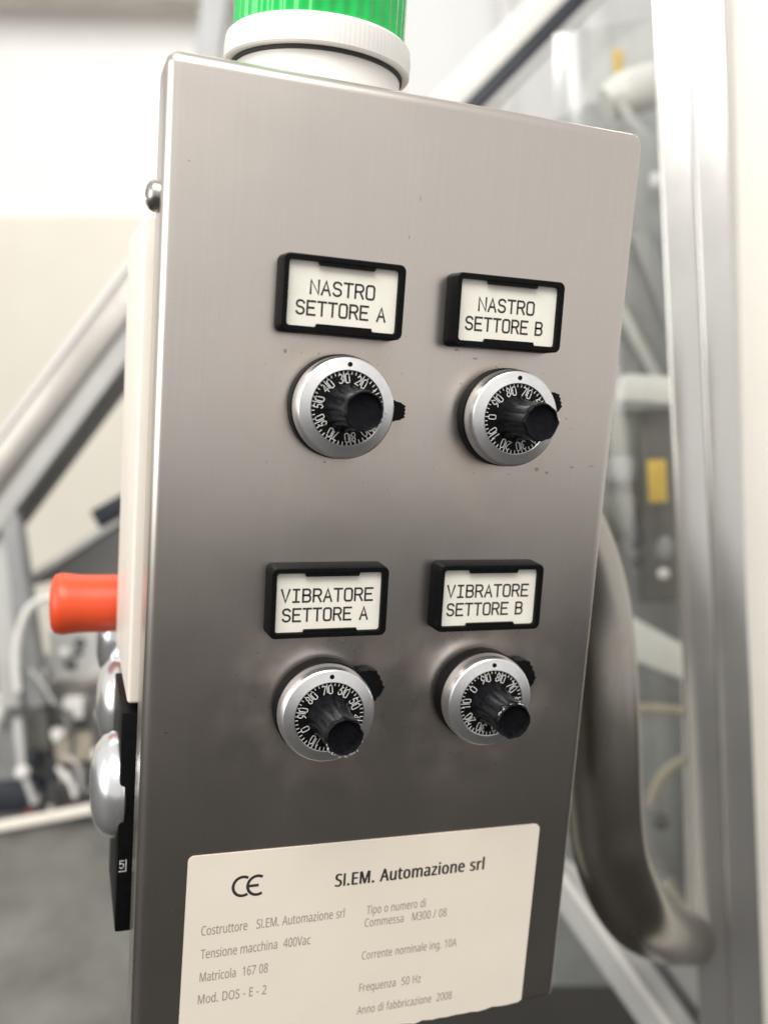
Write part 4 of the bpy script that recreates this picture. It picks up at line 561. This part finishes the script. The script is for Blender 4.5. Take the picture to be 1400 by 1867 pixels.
put(beam('housing', (-32.8, 1017, -687.1), (23.7, 998.7, -674.8), 44, 40, 'tan', 8), fm)
put(beam('housing', (-105.8, 1054.3, -661.7), (-97.6, 1037, -757.9), 52, 40, 'grey', 4), fm)
put(beam('drive_block', (-150.8, 1031.9, -761.2), (-48.8, 997.9, -745.5), 44, 30, 'navy', 4), fm)
put(beam('drive_block', (-31.6, 1015.4, -744.9), (25.2, 996.8, -734.1), 62, 30, 'grey_dk', 4), fm)
put(beam('drive_block', (-78, 1017.8, -696.2), (-56.8, 1010.7, -693), 20, 20, 'navy', 4), fm)
for c, r in (((-75.6, 1031, -551.3), 9), ((-90.2, 1032.9, -573.8), 10), ((-97.9, 1031, -604.5), 15), ((-74.2, 1001.8, -708.1), 11), ((-28, 998.3, -656.9), 7), ((-20.7, 1029.5, -538.5), 8)): ball('fitting', c, r, 'white_pl', fm)
tubeat('hose', [(-96.3, 1030.1, -606.7), (-115.1, 1031.3, -643.8), (-128.8, 1026.6, -708.1)], 9, 'white_pl', fm)
tubeat('hose', [(-74.3, 1003.9, -709), (-64, 996.5, -733.5), (-55.1, 989.3, -760.4)], 5, 'grey_lt', fm)
ball('fitting', (-47.1, 984.8, -742.9), 9, 'tan', fm); ball('fitting', (-38.5, 979.3, -759.6), 9, 'cream_door', fm); ball('cap', (-61, 988.8, -763.8), 10, 'maroon', fm, .7)
tr = thing('machine_tray', 'mottled grey sheet metal tray with pale rim at the lower left', 'tray', (-57.8, 933.2, -769.7))
put(slab('tray_sheet', [(-320, 1030.8, -813.8), (203.7, 857.5, -724.3), (113.2, 294.3, -835.5), (-193.6, 400.1, -858.8)], 6, 'tray'), tr)
put(beam('rim', (-173.5, 972.3, -783.7), (19.5, 911.5, -730.4), 14, 12, 'cream_door', 3), tr)
put(beam('rim', (19.7, 912.7, -735.9), (202.1, 851.2, -712.9), 20, 12, 'grey', 3), tr)
put(beam('skirt', (-246.3, 1000.2, -813.7), (116.2, 880.8, -748.1), 20, 10, 'grey_dk', 2), tr)
p_ = put(beam('wall_post', (340.1, 2169.1, 1208.8), (174.8, 1953.8, -630.5), 62, 60, 'grey', 3)); tag(p_, 'slanted grey post standing behind the beacon', 'post')
p_ = put(beam('ceiling_beam', (-1159.3, 3150.9, 975.6), (506.8, 2571.4, 1069.6), 150, 80, 'ceil', 3)); tag(p_, 'beige beam along the top of the white wall', 'beam')

# ================================================================== machinery on the right
pb = thing('profile_beam', 'white diagonal beam with black underside rising from behind the box top', 'beam', (547.5, 1109.9, 351.9))
put(beam('white_face', (453.1, 1126.7, 238.8), (839.2, 1056.6, 691.7), 46, 30, 'white_pl', 3), pb)
put(beam('black_slot', (486.4, 1116.1, 226), (876.6, 1045.2, 682.7), 20, 24, 'navy', 2), pb)
put(beam('lower_lip', (507, 1112.9, 217.9), (897.6, 1042.4, 677.9), 12, 20, 'grey_lt', 2), pb)
for a, b, w, m, lab in (((1110.9, 2227.2, 1282.8), (1148, 2100.3, 520.8), 34, 'grey_lt', 'pale grey duct on the wall left of the grey duct'), ((1301, 2046.9, 1247), (1327.5, 1923.7, 484.1), 56, 'grey_lt', 'pale grey upright behind the yellow sticker')):
    tag(put(beam('wall_duct', a, b, w, 40, m, 4)), lab, 'duct')
ch = thing('short_conveyor', 'light grey conveyor head with small yellow sticker at the upper right', 'conveyor', (820.5, 1018.4, 390.2))
put(slab('side_plate', [(777.3, 1041.2, 439.9), (918, 1008.4, 556.5), (922, 979.4, 371.5), (737.2, 1041.2, 344.2)], 30, 'grey_lt', 4), ch)
put(beam('sticker', (804, 1026.5, 448.8), (806.6, 1019.3, 406.8), 15, 3, 'yellow', 1), ch)
put(slab('under_plate', [(661.3, 1039.9, 298.3), (755.6, 1015.2, 357.7), (909.2, 961.5, 365), (911.7, 943.8, 252), (703.9, 1018.1, 253.7)], 20, 'grey', 4), ch)
sh = tubeat('glare_shape', [(681.6, 839.8, 298.6), (721.3, 828.9, 320.7), (793.8, 806.8, 345.3)], lambda t: 22 + 9 * min(1, t * 3), 'white_pl', seg=24); tag(sh, 'rounded white shape standing in for pane glare below the grey conveyor head', 'glare_shape')  # white body modelled in place of glare on the guard pane
tag(tubeat('cable', [(679.1, 808.9, 301.4), (697.7, 797.5, 269.2), (723.3, 784, 239.8), (756.4, 765, 191.5)], 8, 'grey_lt'), 'thick pale grey cable hanging from the white glare shape', 'cable')
mf = thing('packing_machine', 'dark grey machine frame with yellow label seen between box and column', 'machine', (673.2, 543.6, -629.3))
put(slab('side_plate', [(532.3, 718.3, 205.7), (744.8, 647, 235.4), (751.7, 597.2, -82.1), (538.9, 670.6, -98.3)], 30, 'grey', 4), mf)
put(slab('rear_plate', [(543.7, 680.7, -91.3), (758.4, 606.6, -75.1), (774.9, 488, -831.3), (547.2, 566.5, -848.6)], 30, 'grey', 4), mf)
put(slab('lower_plate', [(608, 555.8, -487.6), (739.8, 510.3, -477.6), (745.3, 471.1, -727.6), (613.4, 516.6, -737.6)], 20, 'grey', 4), mf)
put(beam('brace', (602.7, 643.1, 13.5), (658.9, 607.9, -88.6), 13, 10, 'grey_lt', 2), mf)
put(beam('brace', (629.5, 645.8, 95.3), (686.5, 604.3, -46.6), 22, 10, 'grey', 2), mf)
put(beam('eye_bolt', (641.5, 641.3, 166), (642.6, 638.2, 147.6), 12, 10, 'white_pl', 4), mf)
put(beam('white_bar', (568.1, 553.2, -97.1), (666, 518.5, -95.8), 33, 30, 'white_pl', 7), mf)
put(beam('bracket', (585.9, 575.4, -121.4), (588, 551.9, -273.7), 38, 30, 'tray', 5), mf)
put(beam('block', (576.8, 549.2, -175.3), (576.8, 544.9, -204), 32, 20, 'grey', 5), mf)
put(slab('gusset', [(558.9, 559.5, -220.5), (600.9, 544.6, -220.5), (590, 540.8, -271.6), (580.9, 544.4, -269.2)], 18, 'tray', 3), mf)
put(beam('label_plate', (600.9, 519.2, -175), (603.7, 511.1, -222.5), 21, 3, 'yellow', 1.2), mf)
put(beam('post', (629.5, 571, -118.6), (639.3, 533.7, -345.5), 46, 20, 'grey_dk', 3), mf)
ball('knob', (581.8, 512.6, -264.6), 8, 'navy', mf, 1.6); ball('knob', (582.4, 508.8, -289), 9, 'navy', mf); ball('bolt', (616.9, 505.1, -303.4), 7, 'white_pl', mf)
ball('bolt', (623, 517.6, -276.5), 10, 'grey', mf, 1.5)
put(slab('white_plate', [(565.5, 506.4, -345.4), (665.9, 463.3, -394.7), (666.6, 457.8, -429.5), (566.6, 498.4, -396.1)], 20, 'white_pl', 4), mf)
tubeat('hose', [(562.1, 490.8, -458.2), (597, 479.1, -453.1), (632.1, 466.6, -452.9), (678.9, 449.2, -457.9)], 6, 'tan', mf)
tubeat('hose', [(602.3, 461, -561.6), (610.5, 462.3, -533.5), (628.7, 459, -511.9), (667.9, 448.2, -490.6)], 6, 'tan', mf)
ball('knob', (614.4, 454.3, -577.8), 9, 'grey_dk', mf)
put(slab('dark_bracket', [(645.1, 475.3, -723.5), (723.9, 452.9, -685.4), (726, 437.8, -781.5), (652.6, 463.1, -787)], 60, 'black', 4), mf)
put(beam('strap', (590.2, 403, -620.1), (617.4, 385.8, -670.4), 14, 5, 'tan', 1), mf)
gr = thing('guide_rail', 'pale grey diagonal guide rail at the lower right below the support tube', 'rail', (523.8, 316.7, -710.6))
put(beam('rail', (404, 383.8, -546.5), (576, 287.4, -782.4), 24, 20, 'grey_lt', 3), gr)
put(beam('rail_edge', (409.5, 378.8, -538.8), (583.2, 281.9, -773.4), 8, 16, 'white_pl', 2), gr)
put(slab('rail_plate', [(427.3, 381.4, -550.6), (494.4, 350.7, -596.1), (597, 308.9, -631), (646.5, 265.6, -803.1), (600.8, 281.4, -806.6)], 8, 'grey_lt', 2), gr)
put(beam('slot', (523.7, 328.3, -647.3), (581.1, 296.3, -725.2), 9, 6, 'grey_dk', 1), gr)
col = thing('steel_column', 'wide polished steel column standing right of the control box', 'column', (502.3, 227.6, -640.9))
def column_half(name, s0, s1):                # steel sheet half of the column, leaning slightly to the right
    r_, n_ = Vector((.8046, -.5938, 0)), Vector((.5938, .8046, 0)); o = Vector((471.2, 323.4, 0)); bm = bmesh.new(); vs = []
    for z in (420, -1297):
        lean = -20.7 - z * .156
        for a, b in ((s0, 0), (s1, 0), (s1, 60), (s0, 60)): vs.append(bm.verts.new((o + r_ * (lean + a) + n_ * b + Vector((0, 0, z)) - o) / 1000))
    for f in ((0, 1, 2, 3), (4, 5, 6, 7), (0, 1, 5, 4), (1, 2, 6, 5), (2, 3, 7, 6), (3, 0, 4, 7)): bm.faces.new([vs[k] for k in f])
    bmesh.ops.bevel(bm, geom=list(bm.edges), offset=.0022, segments=3, profile=.5, affect='EDGES')
    return bm_mesh(name, bm, 'column', 30), tuple(o)
put(column_half('half_shell', 0, 28), col); put(column_half('half_shell', 28.4, 57), col)
cb = put(beam('cabinet', (653.1, 459, 552.5), (715.8, 200.5, -1031.2), 185, 200, 'cabinet', 4)); tag(cb, 'cream painted cabinet edge at the far right behind the column', 'cabinet')
gp = put(slab('guard_pane', [(427.1, 526.5, 249.4), (567.4, 481.3, 281.9), (635.5, 341.7, -707.1), (463.3, 401.2, -720.2)], 5, 'pane')); tag(gp, 'clear plastic guard pane between the control box and the steel column', 'guard')
# more blurred fittings on the feeder machine
put(beam('fixture', (-62.7, 1007.2, -565.5), (-52.3, 1003.5, -565.5), 5.8, 12, 'grey_lt', 2), fm)
put(beam('fixture', (-48.1, 994, -582.9), (-37.7, 990.3, -582.9), 10.3, 12, 'grey_dk', 2), fm)
put(beam('fixture', (-103.9, 1014.9, -583.6), (-92.8, 1011.1, -582), 10.2, 12, 'grey_lt', 2), fm)
put(beam('fixture', (-14, 977.8, -609.9), (-14.8, 973.6, -640.4), 9.2, 12, 'steel_bg', 2), fm)
put(beam('fixture', (29.1, 950.1, -599.4), (26.6, 948, -619.7), 11.6, 12, 'steel_bg', 2), fm)
put(beam('fixture', (-63.3, 955.3, -742.4), (-46.4, 949.1, -743.4), 5.7, 12, 'navy', 2), fm)
put(beam('fixture', (-23.8, 979.2, -710.3), (-8, 973.9, -708.4), 13.5, 12, 'grey_lt', 2), fm)
put(beam('fixture', (-37, 953.7, -668.5), (-32.6, 947.2, -701.9), 8.5, 12, 'navy', 2), fm)
put(beam('fixture', (-10.6, 984.3, -529.7), (1.2, 980.8, -525), 7.2, 12, 'navy', 2), fm)
put(beam('fixture', (-48.4, 951.8, -715.8), (-45.5, 945.8, -749.3), 8.7, 12, 'navy', 2), fm)
put(beam('fixture', (-54.1, 993.4, -737.9), (-56, 991.3, -756.2), 6.6, 12, 'grey_dk', 2), fm)
put(beam('fixture', (-69.3, 1004.5, -563.5), (-47.8, 997.3, -560.3), 13.1, 12, 'white_pl', 2), fm)
put(beam('fixture', (10.3, 963.5, -726.9), (27.5, 957.7, -724.8), 5.6, 12, 'grey', 2), fm)
put(beam('fixture', (-80, 998.4, -565.1), (-82, 997, -579.2), 5.2, 12, 'grey_dk', 2), fm)
put(beam('fixture', (22.8, 938.7, -654.9), (21.6, 936.9, -669.6), 9.3, 12, 'white_pl', 2), fm)
put(beam('fixture', (-65.1, 1012.3, -565.5), (-40.4, 1003.8, -563.6), 8.3, 12, 'grey_dk', 2), fm)
tubeat('hose', [(-28.7, 957, -684.4), (-9.9, 947.5, -703), (-1.9, 946.5, -726.3)], 4.2, 'white_pl', fm)
tubeat('hose', [(-66.9, 990.7, -549.3), (-48.1, 980.8, -571), (-33.6, 977.1, -597.2)], 2.9, 'grey_lt', fm)
tubeat('hose', [(-16.6, 955.4, -665.7), (2.2, 946.2, -682.8), (4.5, 945.8, -715.8)], 2.6, 'grey_lt', fm)
tubeat('hose', [(-19.4, 966, -602), (-8.6, 958.5, -625.8), (-7.7, 957.5, -666.4)], 3.9, 'grey_dk', fm)
